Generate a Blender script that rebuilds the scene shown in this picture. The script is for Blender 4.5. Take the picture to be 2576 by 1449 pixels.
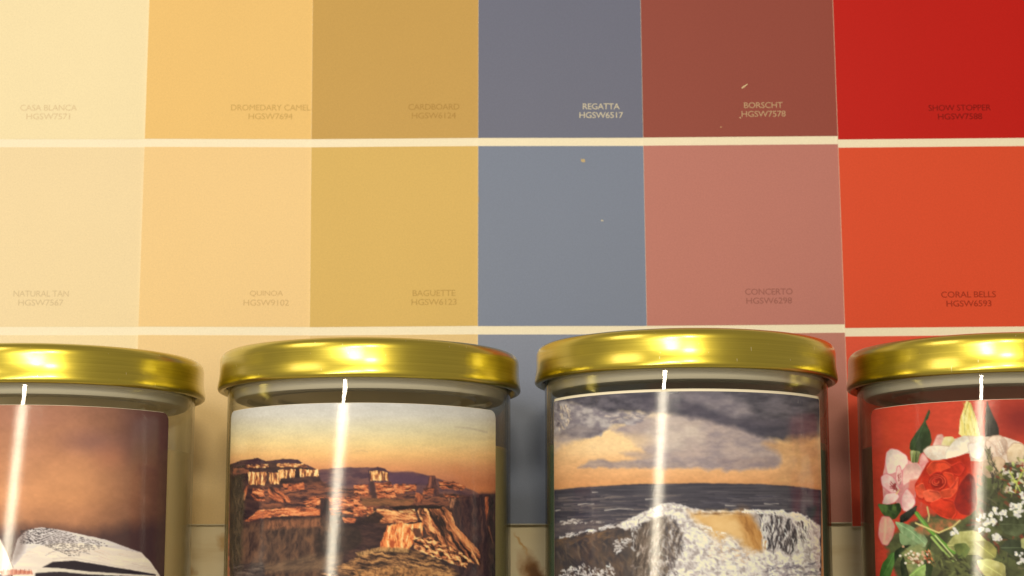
import bpy, bmesh, math, random
import numpy as np
from mathutils import Vector, Matrix

for o in list(bpy.data.objects):
    bpy.data.objects.remove(o)
S = bpy.context.scene
COL = S.collection
R = math.radians

# ------------------------------------------------------------------ camera
F = 4900.0 / 2576.0            # focal length in picture widths
TILT = math.atan(0.1638)
CAM = Vector((0.0, -0.636, 0.043))
cd = bpy.data.cameras.new('camera')
cam = bpy.data.objects.new('camera', cd); COL.objects.link(cam)
cam.location = CAM
cam.rotation_euler = (R(90) + TILT, 0, 0)
cd.sensor_width = 36.0
cd.lens = 36.0 * F
cd.clip_start = 0.01; cd.clip_end = 50
cd.dof.use_dof = True
cd.dof.focus_distance = 0.60
cd.dof.aperture_fstop = 26
S.camera = cam

# ------------------------------------------------------------------ light
W = bpy.data.worlds.new('World'); S.world = W; W.use_nodes = True
W.node_tree.nodes['Background'].inputs[0].default_value = (1.0, 0.80, 0.50, 1)
W.node_tree.nodes['Background'].inputs[1].default_value = 0.44

def area(name, loc, target, sx, sy, power, col, roll_to=None):
    l = bpy.data.lights.new(name, 'AREA'); l.shape = 'RECTANGLE'
    l.size = sx; l.size_y = sy; l.energy = power; l.color = col
    o = bpy.data.objects.new(name, l); COL.objects.link(o)
    o.location = loc
    z = (Vector(loc) - Vector(target)).normalized()
    x = Vector(roll_to) if roll_to else Vector((0, 0, 1)).cross(z)
    x = (x - z * x.dot(z)).normalized(); y = z.cross(x)
    o.rotation_euler = Matrix((x, y, z)).transposed().to_euler()
    return o
WARM = (1.0, 0.81, 0.48)
# slanting tube beside and behind the camera: the streak down every jar
area('tube_lamp', (-0.262, -0.75, 0.177), (-0.10, 0, 0.12), 0.39, 0.026, 2.1, (1, 0.88, 0.66), roll_to=(0.20, 0, 0.185))
# ceiling light to the right: throws the lid shadows down and left
area('key_lamp', (0.03, -0.92, 0.38), (-0.06, 0, 0.08), 0.10, 0.08, 2.9, WARM)
# soft fill added at the left, so the wall darkens towards the upper right
area('fill_lamp', (-0.60, -0.52, 0.58), (-0.12, 0.06, 0.12), 0.35, 0.35, 2.3, WARM)
# lamp added by the tube's upper end for the hot spot on every lid
area('hot_spot_lamp', (-0.115, -0.72, 0.250), (-0.05, 0, 0.12), 0.10, 0.080, 0.75, (1, 0.90, 0.70))

S.render.engine = 'CYCLES'
S.view_settings.view_transform = 'Standard'
S.view_settings.look = 'None'
S.view_settings.exposure = -0.20
S.view_settings.gamma = 1.0
S.view_settings.use_curve_mapping = False
S.cycles.max_bounces = 14
S.cycles.transmission_bounces = 12
S.cycles.glossy_bounces = 6
S.cycles.transparent_max_bounces = 32
S.cycles.sample_clamp_indirect = 4.0

# ------------------------------------------------------------------ helpers
def lin(c):
    return tuple(((v / 255) / 12.92 if v / 255 <= 0.04045 else ((v / 255 + 0.055) / 1.055) ** 2.4) for v in c)

class N:                                           # tiny node builder
    def __init__(s, name):
        s.m = bpy.data.materials.new(name); s.m.use_nodes = True
        s.t = s.m.node_tree; s.b = s.t.nodes['Principled BSDF']
        s.out = s.t.nodes['Material Output']
    def n(s, typ, **kw):
        nd = s.t.nodes.new(typ)
        for k, v in kw.items():
            if k in nd.inputs.keys(): 
                i = nd.inputs[k]
                if hasattr(v, 'is_linked') or isinstance(v, bpy.types.NodeSocket): s.t.links.new(v, i)
                else: i.default_value = v
            else: setattr(nd, k, v)
        return nd
    def l(s, a, b): s.t.links.new(a, b)
    def set(s, **kw):
        for k, v in kw.items():
            k = k.replace('_', ' ')
            if isinstance(v, bpy.types.NodeSocket): s.l(v, s.b.inputs[k])
            else: s.b.inputs[k].default_value = v
        return s
    def coords(s, scale=(1, 1, 1)):
        tc = s.n('ShaderNodeTexCoord'); mp = s.n('ShaderNodeMapping')
        s.l(tc.outputs['Object'], mp.inputs[0]); mp.inputs['Scale'].default_value = scale
        return mp.outputs[0]
    def noise(s, scale, detail=3, rough=0.5, vec=None):
        nd = s.n('ShaderNodeTexNoise'); nd.inputs['Scale'].default_value = scale
        nd.inputs['Detail'].default_value = detail; nd.inputs['Roughness'].default_value = rough
        if vec: s.l(vec, nd.inputs['Vector'])
        return nd.outputs['Fac']
    def ramp(s, fac, stops):
        nd = s.n('ShaderNodeValToRGB'); e = nd.color_ramp.elements
        while len(e) > 1: e.remove(e[-1])
        e[0].position = stops[0][0]; e[0].color = (*stops[0][1], 1)
        for p, c in stops[1:]:
            q = e.new(p); q.color = (*c, 1)
        s.l(fac, nd.inputs[0]); return nd.outputs[0]
    def bump(s, h, strength, dist):
        nd = s.n('ShaderNodeBump'); nd.inputs['Strength'].default_value = strength
        nd.inputs['Distance'].default_value = dist; s.l(h, nd.inputs['Height'])
        s.l(nd.outputs[0], s.b.inputs['Normal']); return nd.outputs[0]

def mesh_obj(name, me, mat=None, parent=None):
    o = bpy.data.objects.new(name, me); COL.objects.link(o)
    if mat: me.materials.append(mat)
    if parent: o.parent = parent
    return o
def from_bm(name, bm, mat=None, parent=None, smooth=False):
    me = bpy.data.meshes.new(name); bm.to_mesh(me); bm.free()
    if smooth:
        for p in me.polygons: p.use_smooth = True
    return mesh_obj(name, me, mat, parent)
def box(bm, x0, x1, y0, y1, z0, z1, bev=0):
    r = bmesh.ops.create_cube(bm, size=1)
    for v in r['verts']:
        v.co = ((x0 + x1) / 2 + v.co.x * (x1 - x0), (y0 + y1) / 2 + v.co.y * (y1 - y0), (z0 + z1) / 2 + v.co.z * (z1 - z0))
    if bev:
        es = list({e for v in r['verts'] for e in v.link_edges})
        bmesh.ops.bevel(bm, geom=es, offset=bev, segments=1, affect='EDGES')
def lathe(name, prof, mat, parent, seg=160, closed=False, sharp=35):
    bm = bmesh.new(); rings = []
    for r, z in prof:
        if r < 1e-6: rings.append([bm.verts.new((0, 0, z))])
        else: rings.append([bm.verts.new((r * math.cos(2 * math.pi * k / seg), r * math.sin(2 * math.pi * k / seg), z)) for k in range(seg)])
    pairs = list(zip(rings, rings[1:]))
    if closed: pairs.append((rings[-1], rings[0]))
    for a, b in pairs:
        for k in range(seg):
            q = (k + 1) % seg
            if len(a) == 1 and len(b) == 1: continue
            if len(a) == 1: bm.faces.new((a[0], b[q], b[k]))
            elif len(b) == 1: bm.faces.new((a[k], a[q], b[0]))
            else: bm.faces.new((a[k], a[q], b[q], b[k]))
    bmesh.ops.recalc_face_normals(bm, faces=bm.faces)
    for f in bm.faces: f.smooth = True
    for e in bm.edges:
        if len(e.link_faces) == 2 and e.calc_face_angle() > R(sharp): e.smooth = False
    me = bpy.data.meshes.new(name); bm.to_mesh(me); bm.free()
    return mesh_obj(name, me, mat, parent)
def arc(cx, cz, r, a0, a1, n):
    return [(cx + r * math.cos(R(a0 + (a1 - a0) * k / n)), cz + r * math.sin(R(a0 + (a1 - a0) * k / n))) for k in range(n + 1)]
def empty(name, loc, rot=(0, 0, 0)):
    o = bpy.data.objects.new(name, None); COL.objects.link(o); o.location = loc; o.rotation_euler = rot
    o.empty_display_size = 0.02
    return o
def tag(o, label, cat, group=None):
    o['label'] = label; o['category'] = cat
    if group: o['group'] = group

# ------------------------------------------------------------------ setting: backing board and shelf
def wood_mat():
    m = N('pale_board')
    v = m.coords((1, 1, 1))
    n1 = m.noise(1.0, 6, 0.62, m.coords((9, 9, 60)))
    n2 = m.noise(90, 5, 0.6, v)
    base = m.ramp(n1, [(0.28, lin((214, 198, 168))), (0.46, lin((240, 232, 214))), (0.70, lin((246, 240, 226)))])
    # brown knots with a shape of their own: rotated, warped ellipses in board coordinates
    wn = m.n('ShaderNodeTexNoise'); wn.inputs['Scale'].default_value = 260; wn.inputs['Detail'].default_value = 4
    m.l(v, wn.inputs['Vector'])
    wv = m.n('ShaderNodeVectorMath', operation='MULTIPLY_ADD'); m.l(wn.outputs['Color'], wv.inputs[0])
    wv.inputs[1].default_value = (0.005, 0, 0.005); m.l(v, wv.inputs[2])
    col = base
    for (x, z, a, rx, rz, dark) in ((0.0084, 0.0525, 24, 0.0042, 0.0105, lin((176, 118, 62))), (0.0090, 0.0520, 24, 0.0032, 0.0086, lin((112, 70, 34))), (0.0030, 0.0655, 30, 0.0006, 0.0045, lin((216, 178, 124))),
                                    (-0.103, 0.0660, 50, 0.0022, 0.0035, lin((206, 176, 130))), (-0.117, 0.0562, 80, 0.0020, 0.0040, lin((200, 168, 122))), (0.09, 0.05, 70, 0.002, 0.02, lin((200, 172, 128)))):
        mp = m.n('ShaderNodeMapping'); mp.vector_type = 'TEXTURE'
        mp.inputs['Location'].default_value = (x + 0.0025, 0, z + 0.0025); mp.inputs['Rotation'].default_value = (0, R(-a), 0); mp.inputs['Scale'].default_value = (rx, 1, rz)
        m.l(wv.outputs[0], mp.inputs[0])
        fl = m.n('ShaderNodeVectorMath', operation='MULTIPLY'); m.l(mp.outputs[0], fl.inputs[0]); fl.inputs[1].default_value = (1, 0, 1)
        ln = m.n('ShaderNodeVectorMath', operation='LENGTH'); m.l(fl.outputs[0], ln.inputs[0])
        mr = m.n('ShaderNodeMapRange'); m.l(ln.outputs['Value'], mr.inputs[0])
        mr.inputs[1].default_value = 0.55; mr.inputs[2].default_value = 1.25; mr.inputs[3].default_value = 0.9; mr.inputs[4].default_value = 0
        mx = m.n('ShaderNodeMix', data_type='RGBA'); m.l(mr.outputs[0], mx.inputs['Factor'])
        m.l(col, mx.inputs[6]); mx.inputs[7].default_value = (*dark, 1); col = mx.outputs[2]
    m.set(Base_Color=col, Roughness=0.55)
    m.bump(n2, 0.25, 0.0006)
    return m.m
WOOD = wood_mat()
WALL_Y = 0.0690
bm = bmesh.new(); box(bm, -0.42, 0.42, WALL_Y, WALL_Y + 0.012, -0.004, 0.40, 0.0008)
wall = from_bm('wall', bm, WOOD); wall['kind'] = 'structure'; wall['label'] = 'pale wooden backing board with brown knots below the paint cards'
bm = bmesh.new(); box(bm, -0.42, 0.42, -0.085, WALL_Y - 0.0005, -0.020, 0.0, 0.001)
shelf = from_bm('shelf', bm, WOOD); shelf['kind'] = 'structure'; shelf['label'] = 'pale wooden shelf board the jars stand on'

# ------------------------------------------------------------------ paint cards
def paint_mat(name, c, gloss=0.42):
    m = N(name)
    v = m.coords()
    g = m.noise(2000, 3, 0.7, v); big = m.noise(22, 3, 0.5, v)
    def sc(k): return tuple(min(1, x * k) for x in c)
    a = m.ramp(g, [(0.30, sc(0.93)), (0.70, sc(1.07))])
    mx = m.n('ShaderNodeMix', data_type='RGBA', blend_type='MULTIPLY'); mx.inputs['Factor'].default_value = 1
    m.l(a, mx.inputs[6]); m.l(m.ramp(big, [(0.3, (0.975,) * 3), (0.7, (1.0,) * 3)]), mx.inputs[7])
    m.set(Base_Color=mx.outputs[2], Roughness=gloss, Specular_IOR_Level=0.14)
    m.bump(m.noise(1400, 4, 0.6, v), 0.12, 0.00012)
    return m.m
PAPER = paint_mat('card_paper', (0.86, 0.855, 0.82))

def alb(rgb, ref):                                  # paint colour from how it reads next to the white card stock
    a, b = lin(rgb), lin(ref)
    return tuple(min(0.88, max(0.012, x / y * 0.85)) for x, y in zip(a, b))

def text_mesh(body, width, mat, parent, x, y, z, height=None):
    cu = bpy.data.curves.new('lettering', 'FONT'); cu.body = body; cu.align_x = 'CENTER'; cu.size = 1; cu.resolution_u = 3
    cu.space_character = 0.95
    t = bpy.data.objects.new('tmp', cu); COL.objects.link(t)
    bpy.context.view_layer.update()
    me = bpy.data.meshes.new_from_object(t.evaluated_get(bpy.context.evaluated_depsgraph_get()))
    bpy.data.objects.remove(t)
    xs = [v.co.x for v in me.vertices]; ys = [v.co.y for v in me.vertices]
    k = width / (max(xs) - min(xs)); kz = height / (max(ys) - min(ys)) if height else k
    cx = (max(xs) + min(xs)) / 2
    for v in me.vertices:
        v.co = ((v.co.x - cx) * k, 0, (v.co.y - min(ys)) * kz)
    o = mesh_obj('lettering', me, mat, parent); o.location = (x, y, z)
    return o

CW, PITCH, BAND = 0.0850, 0.0703, 0.0031           # card width, swatch pitch, white band
LREF, MREF, RREF = (250, 236, 194), (250, 234, 190), (240, 216, 166)
# left edge x at the bottom, bottom z, lean (rad), colours of the three swatches bottom to top, white reference, lettering
CARDS = [
 (-0.2165, 0.0721, 0.000, [(246, 223, 165), (243, 219, 162), (246, 227, 170)], LREF, 'cream',
  {1: ('NATURAL TAN', 'HGSW7567', 140, 114, (0.84, 0.82, 0.80)), 2: ('CASA BLANCA', 'HGSW7571', 146, 112, (0.88, 0.83, 0.80))}),
 (-0.1365, 0.0721, 0.0025, [(243, 208, 140), (244, 207, 136), (240, 197, 114)], LREF, 'pale camel',
  {1: ('QUINOA', 'HGSW9102', 84, 115, (0.83, 0.80, 0.76)), 2: ('DROMEDARY CAMEL', 'HGSW7694', 204, 113, (0.80, 0.78, 0.70))}),
 (-0.0732, 0.0718, -0.0075, [(232, 196, 124), (221, 181, 94), (203, 160, 80)], MREF, 'golden tan',
  {1: ('BAGUETTE', 'HGSW6123', 108, 114, (0.80, 0.76, 0.68)), 2: ('CARDBOARD', 'HGSW6124', 131, 113, (0.84, 0.80, 0.72))}),
 (-0.0124, 0.0721, -0.001, [(136, 141, 147), (126, 134, 144), (112, 114, 124)], MREF, 'slate blue',
  {2: ('REGATTA', 'HGSW6517', 94, 112, None)}),
 (0.0496, 0.0721, -0.008, [(192, 124, 98), (191, 119, 97), (150, 72, 55)], (246, 226, 178), 'brick brown',
  {1: ('CONCERTO', 'HGSW6298', 120, 115, (0.72, 0.68, 0.66)), 2: ('BORSCHT', 'HGSW7578', 99, 113, None)}),
 (0.1216, 0.0712, -0.009, [(222, 80, 48), (218, 74, 38), (190, 22, 17)], RREF, 'red',
  {1: ('CORAL BELLS', 'HGSW6593', 138, 113, (0.55, 0.42, 0.42)), 2: ('SHOW STOPPER', 'HGSW7588', 160, 113, (0.52, 0.42, 0.42))}),
]
LETTER_LIGHT = paint_mat('lettering_light', (0.62, 0.62, 0.60))
LETTER_DIM = paint_mat('lettering_dim', (0.50, 0.36, 0.27))
PXW = 0.0712 / 493.0                                # metres on the wall per photo unit
card_labels = ['cream and pale tan paint colour card, leftmost of the row on the board',
               'pale camel and quinoa coloured paint card between the cream and mustard tan cards',
               'mustard tan paint colour card directly left of the slate blue card',
               'slate blue and grey blue paint colour card in the middle of the row',
               'brownish red and dusty pink paint colour card left of the red card',
               'bright red and coral orange paint colour card, rightmost of the row']
TH = 0.00045
for i, (x, z, lean, cols, ref, nm, texts) in enumerate(CARDS):
    y = WALL_Y - 0.0006 - 0.00062 * i
    root = empty('paint_card', (x, y, z), (0, lean, 0)); tag(root, card_labels[i], 'paint card', 'paint cards overlapping along the board')
    H = PITCH * 3 + 0.011
    bm = bmesh.new(); box(bm, 0, CW, -TH, 0, 0, H)
    from_bm('card_stock', bm, PAPER, root)
    for r in range(3):
        z0 = r * PITCH + (0.0 if r == 0 else BAND / 2) + (0.0003 if r == 0 else 0); z1 = (r + 1) * PITCH - BAND / 2
        c = alb(cols[r], ref)
        pm = paint_mat('%s_paint_%d' % (nm.replace(' ', '_'), r), c)
        bm = bmesh.new(); box(bm, 0.00006, CW - 0.00006, -TH - 0.00010, -TH + 0.00002, z0, z1)
        sw = from_bm('swatch', bm, pm, root)
        if r in texts:
            a, b, wa, wb, k = texts[r]
            if k is None: lm = LETTER_LIGHT if i == 3 else LETTER_DIM
            else: lm = paint_mat('lettering_%d_%d' % (i, r), tuple(cc * kk ** 1.5 for cc, kk in zip(c, k)))
            tx = (306, 322, 314, 316, 310, 315)[i] * PXW
            ty = -TH - 0.00013
            zz = z0 + (66 if r == 2 else 68) * PXW
            if i == 5: zz -= 2 * PXW
            text_mesh(a, wa * PXW, lm, sw, tx, ty, zz + 9 * PXW, 15.5 * PXW)
            text_mesh(b, wb * PXW, lm, sw, tx, ty, zz - 14 * PXW, 15.5 * PXW)
    # small scuffs and flecks on the painted face
    marks = {3: [(269, 925, 8, 5, 20, (0.5, 0.42, 0.28)), (316, 768, 4, 2, 10, (0.6, 0.6, 0.55)), (2, 822, 1.6, 10, 0, (0.30, 0.26, 0.20))],
             4: [(264, 1118, 11, 2.2, -35, (0.7, 0.6, 0.45)), (250, 1034, 2.5, 2, 0, (0.65, 0.5, 0.4)), (200, 1010, 2, 2, 0, (0.5, 0.3, 0.2))]}.get(i, [])
    for (mx_, mz, w, h, rot, c) in marks:
        bm = bmesh.new(); n = 9; rnd = random.Random(int(mx_ * 7 + mz)); vs = []
        for q in range(n):
            a = 2 * math.pi * q / n; rr = rnd.uniform(0.6, 1.1)
            px, pz = w * math.cos(a) * rr, h * math.sin(a) * rr
            ca, sa = math.cos(R(-rot)), math.sin(R(-rot))
            vs.append(bm.verts.new(((px * ca - pz * sa) * PXW, 0, (px * sa + pz * ca) * PXW)))
        bm.faces.new(vs)
        o = from_bm('scuff_mark', bm, paint_mat('scuff_%d' % int(mx_ + mz), c), root); o.location = (mx_ * PXW, -TH - 0.00016, mz * PXW)

# ------------------------------------------------------------------ materials of the jars
def glass_mat():
    """thin clear glass: mirror share by Fresnel, the rest straight through, greyer where the wall is seen edge on"""
    m = N('clear_glass'); m.t.nodes.remove(m.b)
    lw = m.n('ShaderNodeLayerWeight'); lw.inputs['Blend'].default_value = 0.5
    tint = m.ramp(lw.outputs['Facing'], [(0.0, (0.985, 0.988, 0.98)), (0.70, (0.95, 0.955, 0.935)), (0.88, (0.84, 0.84, 0.79)), (0.955, (0.60, 0.61, 0.55)), (0.975, (0.95, 0.95, 0.92)), (1.0, (0.80, 0.80, 0.76))])
    tr = m.n('ShaderNodeBsdfTransparent'); m.l(tint, tr.inputs[0])
    gl = m.n('ShaderNodeBsdfGlossy'); gl.inputs['Roughness'].default_value = 0.015
    oi = m.n('ShaderNodeObjectInfo'); sh = m.n('ShaderNodeVectorMath', operation='ADD'); m.l(m.coords((1, 1, 0.5)), sh.inputs[0]); m.l(oi.outputs['Random'], sh.inputs[1])
    bp = m.n('ShaderNodeBump'); bp.inputs['Strength'].default_value = 0.10; bp.inputs['Distance'].default_value = 0.0006
    m.l(m.noise(130, 2, 0.5, sh.outputs[0]), bp.inputs['Height']); m.l(bp.outputs[0], gl.inputs['Normal'])
    fr = m.n('ShaderNodeFresnel'); fr.inputs['IOR'].default_value = 1.5
    # the mirror share seen from inside the wall is that of the outside
    ge = m.n('ShaderNodeNewGeometry'); mxi = m.n('ShaderNodeMix', data_type='FLOAT'); m.l(ge.outputs['Backfacing'], mxi.inputs[0])
    mxi.inputs[2].default_value = 1.5; mxi.inputs[3].default_value = 1 / 1.5; m.l(mxi.outputs[0], fr.inputs['IOR'])
    fr2 = m.n('ShaderNodeMath', operation='MINIMUM'); m.l(fr.outputs[0], fr2.inputs[0]); fr2.inputs[1].default_value = 0.6
    mx = m.n('ShaderNodeMixShader'); m.l(fr2.outputs[0], mx.inputs[0]); m.l(tr.outputs[0], mx.inputs[1]); m.l(gl.outputs[0], mx.inputs[2])
    m.l(mx.outputs[0], m.out.inputs['Surface'])
    return m.m
GLASS = glass_mat()
def gold_mat(name, scr):
    m = N(name)
    v = m.coords((1, 1, 1))
    # polishing lines run round the lid: noise squeezed in height
    br = m.noise(1.0, 2, 0.5, m.coords((14, 14, 2600)))
    sm = m.noise(60, 4, 0.6, v)
    col = m.ramp(br, [(0.25, (0.46, 0.40, 0.050)), (0.75, (0.58, 0.505, 0.070))])
    oi = m.n('ShaderNodeObjectInfo'); sh = m.n('ShaderNodeVectorMath', operation='ADD'); m.l(m.coords((1500, 1500, 260)), sh.inputs[0])
    rs = m.n('ShaderNodeMath', operation='MULTIPLY'); m.l(oi.outputs['Random'], rs.inputs[0]); rs.inputs[1].default_value = 900; m.l(rs.outputs[0], sh.inputs[1])
    tick = m.ramp(m.noise(1.0, 1, 0.5, sh.outputs[0]), [(0.765, (0, 0, 0)), (0.79, (1, 1, 1))])
    mt = m.n('ShaderNodeMix', data_type='RGBA'); m.l(tick, mt.inputs['Factor']); m.l(col, mt.inputs[6]); mt.inputs[7].default_value = (0.86, 0.80, 0.48, 1); col = mt.outputs[2]
    rg = m.ramp(sm, [(0.3, (0.28,) * 3), (0.7, (0.34,) * 3)])
    m.set(Base_Color=col, Metallic=1.0, Roughness=rg, Coat_Weight=1.0, Coat_Roughness=0.17, Coat_IOR=1.55)
    h = br
    if scr:
        sv = m.n('ShaderNodeMapping'); sv.inputs['Rotation'].default_value = (0, R(-35), 0); sv.inputs['Scale'].default_value = (2400, 60, 60)
        tc = m.n('ShaderNodeTexCoord'); m.l(tc.outputs['Object'], sv.inputs[0])
        s2 = m.noise(1.0, 4, 0.7, sv.outputs[0])
        ad = m.n('ShaderNodeMath', operation='MULTIPLY_ADD'); m.l(s2, ad.inputs[0]); ad.inputs[1].default_value = 1.6; m.l(br, ad.inputs[2]); h = ad.outputs[0]
    m.bump(h, 0.022 if not scr else 0.045, 0.0003)
    return m.m
GOLD = gold_mat('satin_gold', False); GOLD_S = gold_mat('scratched_gold', True)
def simple(name, c, rough, spec=0.5, metal=0, bump=None, sss=0):
    m = N(name); m.set(Base_Color=(*c, 1), Roughness=rough, Specular_IOR_Level=spec, Metallic=metal)
    if sss: m.set(Subsurface_Weight=sss); m.b.inputs['Subsurface Radius'].default_value = (0.004, 0.003, 0.002)
    if bump: m.bump(m.noise(bump[0], 4, 0.6, m.coords()), bump[1], 0.0004)
    return m.m
LINER = simple('grey_lid_liner', (0.60, 0.59, 0.56), 0.30, 0.5, 0.0)
SEAL = simple('seal_ring', (0.72, 0.70, 0.64), 0.4)
LABELPAPER = simple('label_paper', (0.84, 0.83, 0.80), 0.5)
def print_mat():
    m = N('printed_picture')
    at = m.n('ShaderNodeVertexColor'); at.layer_name = 'print'
    m.set(Base_Color=at.outputs['Color'], Roughness=0.105, Specular_IOR_Level=0.5)
    m.bump(m.noise(1500, 5, 0.7, m.coords()), 0.06, 0.0003)
    return m.m
PRINT = print_mat()

# ------------------------------------------------------------------ printed pictures, painted in flat artwork units
def vnoise(x, y, seed):
    xi = np.floor(x).astype(np.int64); yi = np.floor(y).astype(np.int64); fx = x - xi; fy = y - yi
    fx = fx * fx * (3 - 2 * fx); fy = fy * fy * (3 - 2 * fy)
    def h(a, b):
        n = (a * 374761393 + b * 668265263 + seed * 974711) & 0x7fffffff
        n = ((n ^ (n >> 13)) * 1274126177) & 0x7fffffff
        n = (n ^ (n >> 16)) & 0xffff
        return n / 65535.0
    return (h(xi, yi) * (1 - fx) + h(xi + 1, yi) * fx) * (1 - fy) + (h(xi, yi + 1) * (1 - fx) + h(xi + 1, yi + 1) * fx) * fy
def fbm(x, y, seed, oct=4, gain=0.55):
    s = 0; a = 1; t = 0
    for k in range(oct):
        s = s + a * vnoise(x * 2 ** k, y * 2 ** k, seed + k * 17); t += a; a *= gain
    return s / t

class Art:
    def __init__(s, X, Y):
        s.X, s.Y = X, Y; s.C = np.zeros(X.shape + (3,)); s.ox = 0; s.oy = 0; s.k = 1; s.rnd = random.Random(5)
    def frame(s, ox, oy, k): s.ox, s.oy, s.k = ox, oy, k
    def T(s, pts): return [(s.ox + s.k * a, s.oy + s.k * b) for a, b in pts]
    def win(s, x0, x1, y0, y1):
        xm = s.X[s.X.shape[0] // 2]; c = np.where((xm > x0 - 6) & (xm < x1 + 6))[0]
        r = np.where((s.Y.min(1) < y1 + 2) & (s.Y.max(1) > y0 - 2))[0]
        if len(c) == 0 or len(r) == 0: return None
        return slice(r[0], r[-1] + 1), slice(c[0], c[-1] + 1)
    def mix(s, w, a, col):
        C = s.C[w]; a = a[..., None]
        col = np.asarray(col, float)
        s.C[w] = C * (1 - a) + col * a
    def poly(s, pts, col, soft=1.5, rag=0, ns=8, a=1.0, seed=3, tex=0, tns=(20, 6), col2=None, raw=False):
        P = np.array(pts if raw else s.T(pts)); m = rag + soft + 1
        w = s.win(P[:, 0].min() - m, P[:, 0].max() + m, P[:, 1].min() - m, P[:, 1].max() + m)
        if w is None: return
        x, y = s.X[w], s.Y[w]
        d = np.full(x.shape, 1e9); ins = np.zeros(x.shape, bool)
        for (x0, y0), (x1, y1) in zip(P, np.roll(P, -1, 0)):
            ex, ey = x1 - x0, y1 - y0; L = ex * ex + ey * ey + 1e-9
            t = np.clip(((x - x0) * ex + (y - y0) * ey) / L, 0, 1)
            d = np.minimum(d, np.hypot(x - x0 - t * ex, y - y0 - t * ey))
            c = (y0 > y) != (y1 > y)
            ins ^= c & (x < ex * (y - y0) / (ey if abs(ey) > 1e-9 else 1e-9) + x0)
        sd = np.where(ins, d, -d)
        if rag: sd = sd + rag * 2 * (fbm(x / ns, y / ns, seed, 3) - 0.5)
        al = np.clip(0.5 + sd / soft, 0, 1) * a
        cc = np.asarray(col, float)
        if col2 is not None:
            t = np.clip((fbm(x / tns[0], y / tns[1], seed + 50, 4) - 0.5) * 2.4 + 0.5, 0, 1)[..., None]
            cc = cc * (1 - t) + np.asarray(col2, float) * t
        s.mix(w, al, cc)
    def rock(s, pts, pal, tns=(18, 4), rot=0, seed=3, soft=2, rag=3, ns=8, a=1.0, gain=2.0, warp=5, raw=False):
        P = np.array(pts if raw else s.T(pts)); m = rag + soft + 1
        w = s.win(P[:, 0].min() - m, P[:, 0].max() + m, P[:, 1].min() - m, P[:, 1].max() + m)
        if w is None: return
        x, y = s.X[w], s.Y[w]; d = np.full(x.shape, 1e9); ins = np.zeros(x.shape, bool)
        for (x0, y0), (x1, y1) in zip(P, np.roll(P, -1, 0)):
            ex, ey = x1 - x0, y1 - y0; L = ex * ex + ey * ey + 1e-9
            t = np.clip(((x - x0) * ex + (y - y0) * ey) / L, 0, 1)
            d = np.minimum(d, np.hypot(x - x0 - t * ex, y - y0 - t * ey))
            ins ^= ((y0 > y) != (y1 > y)) & (x < ex * (y - y0) / (ey if abs(ey) > 1e-9 else 1e-9) + x0)
        sd = np.where(ins, d, -d) + rag * 2 * (fbm(x / ns, y / ns, seed, 3) - 0.5)
        al = np.clip(0.5 + sd / soft, 0, 1) * a
        wx = warp * (fbm(x / 16, y / 16, seed + 7, 3) - 0.5) * 2; wy = warp * (fbm(x / 16, y / 16, seed + 9, 3) - 0.5) * 2
        c, n = math.cos(R(rot)), math.sin(R(rot)); xr, yr = (x + wx) * c + (y + wy) * n, -(x + wx) * n + (y + wy) * c
        t = np.clip((fbm(xr / tns[0], yr / tns[1], seed + 50, 4, 0.6) - 0.5) * gain + 0.5, 0, 1) * (len(pal) - 1)
        pal = np.asarray(pal, float); k = np.arange(len(pal))
        cc = np.stack([np.interp(t, k, pal[:, q]) for q in range(3)], -1)
        s.mix(w, al, cc)
    def shade(s, pts, ang, dark, light, raw=False):
        """rolls a petal or leaf: one side of the outline paler, the other deeper"""
        P = np.array(pts if raw else s.T(pts)); w = s.win(P[:, 0].min(), P[:, 0].max(), P[:, 1].min(), P[:, 1].max())
        if w is None: return
        x, y = s.X[w], s.Y[w]; ins = np.zeros(x.shape, bool); d = np.full(x.shape, 1e9)
        for (x0, y0), (x1, y1) in zip(P, np.roll(P, -1, 0)):
            ex, ey = x1 - x0, y1 - y0; L = ex * ex + ey * ey + 1e-9
            t = np.clip(((x - x0) * ex + (y - y0) * ey) / L, 0, 1)
            d = np.minimum(d, np.hypot(x - x0 - t * ex, y - y0 - t * ey))
            ins ^= ((y0 > y) != (y1 > y)) & (x < ex * (y - y0) / (ey if abs(ey) > 1e-9 else 1e-9) + x0)
        cx, cy = P.mean(0); r = max(np.ptp(P[:, 0]), np.ptp(P[:, 1])) / 2
        t = np.clip(((x - cx) * math.cos(R(ang)) + (y - cy) * math.sin(R(ang))) / r, -1, 1) * 0.8 + (fbm(x / 9, y / 9, int(cx), 3) - 0.5) * 0.7
        al = np.where(ins, np.clip(d / 2, 0, 1), 0)
        s.mix(w, al * np.clip(t, 0, 1) * 0.75, dark); s.mix(w, al * np.clip(-t, 0, 1) * 0.6, light)
    def ell(s, cx, cy, rx, ry, rot, col, soft=0.25, a=1.0, raw=False):
        if not raw: cx, cy = s.ox + s.k * cx, s.oy + s.k * cy; rx *= s.k; ry *= s.k
        q = max(rx, ry) * (1 + soft)
        w = s.win(cx - q, cx + q, cy - q, cy + q)
        if w is None: return
        x, y = s.X[w] - cx, s.Y[w] - cy; c, n = math.cos(R(rot)), math.sin(R(rot))
        r = np.hypot((x * c + y * n) / rx, (-x * n + y * c) / ry)
        s.mix(w, np.clip((1 + soft / 2 - r) / max(soft, 1e-3), 0, 1) * a, col)
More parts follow.
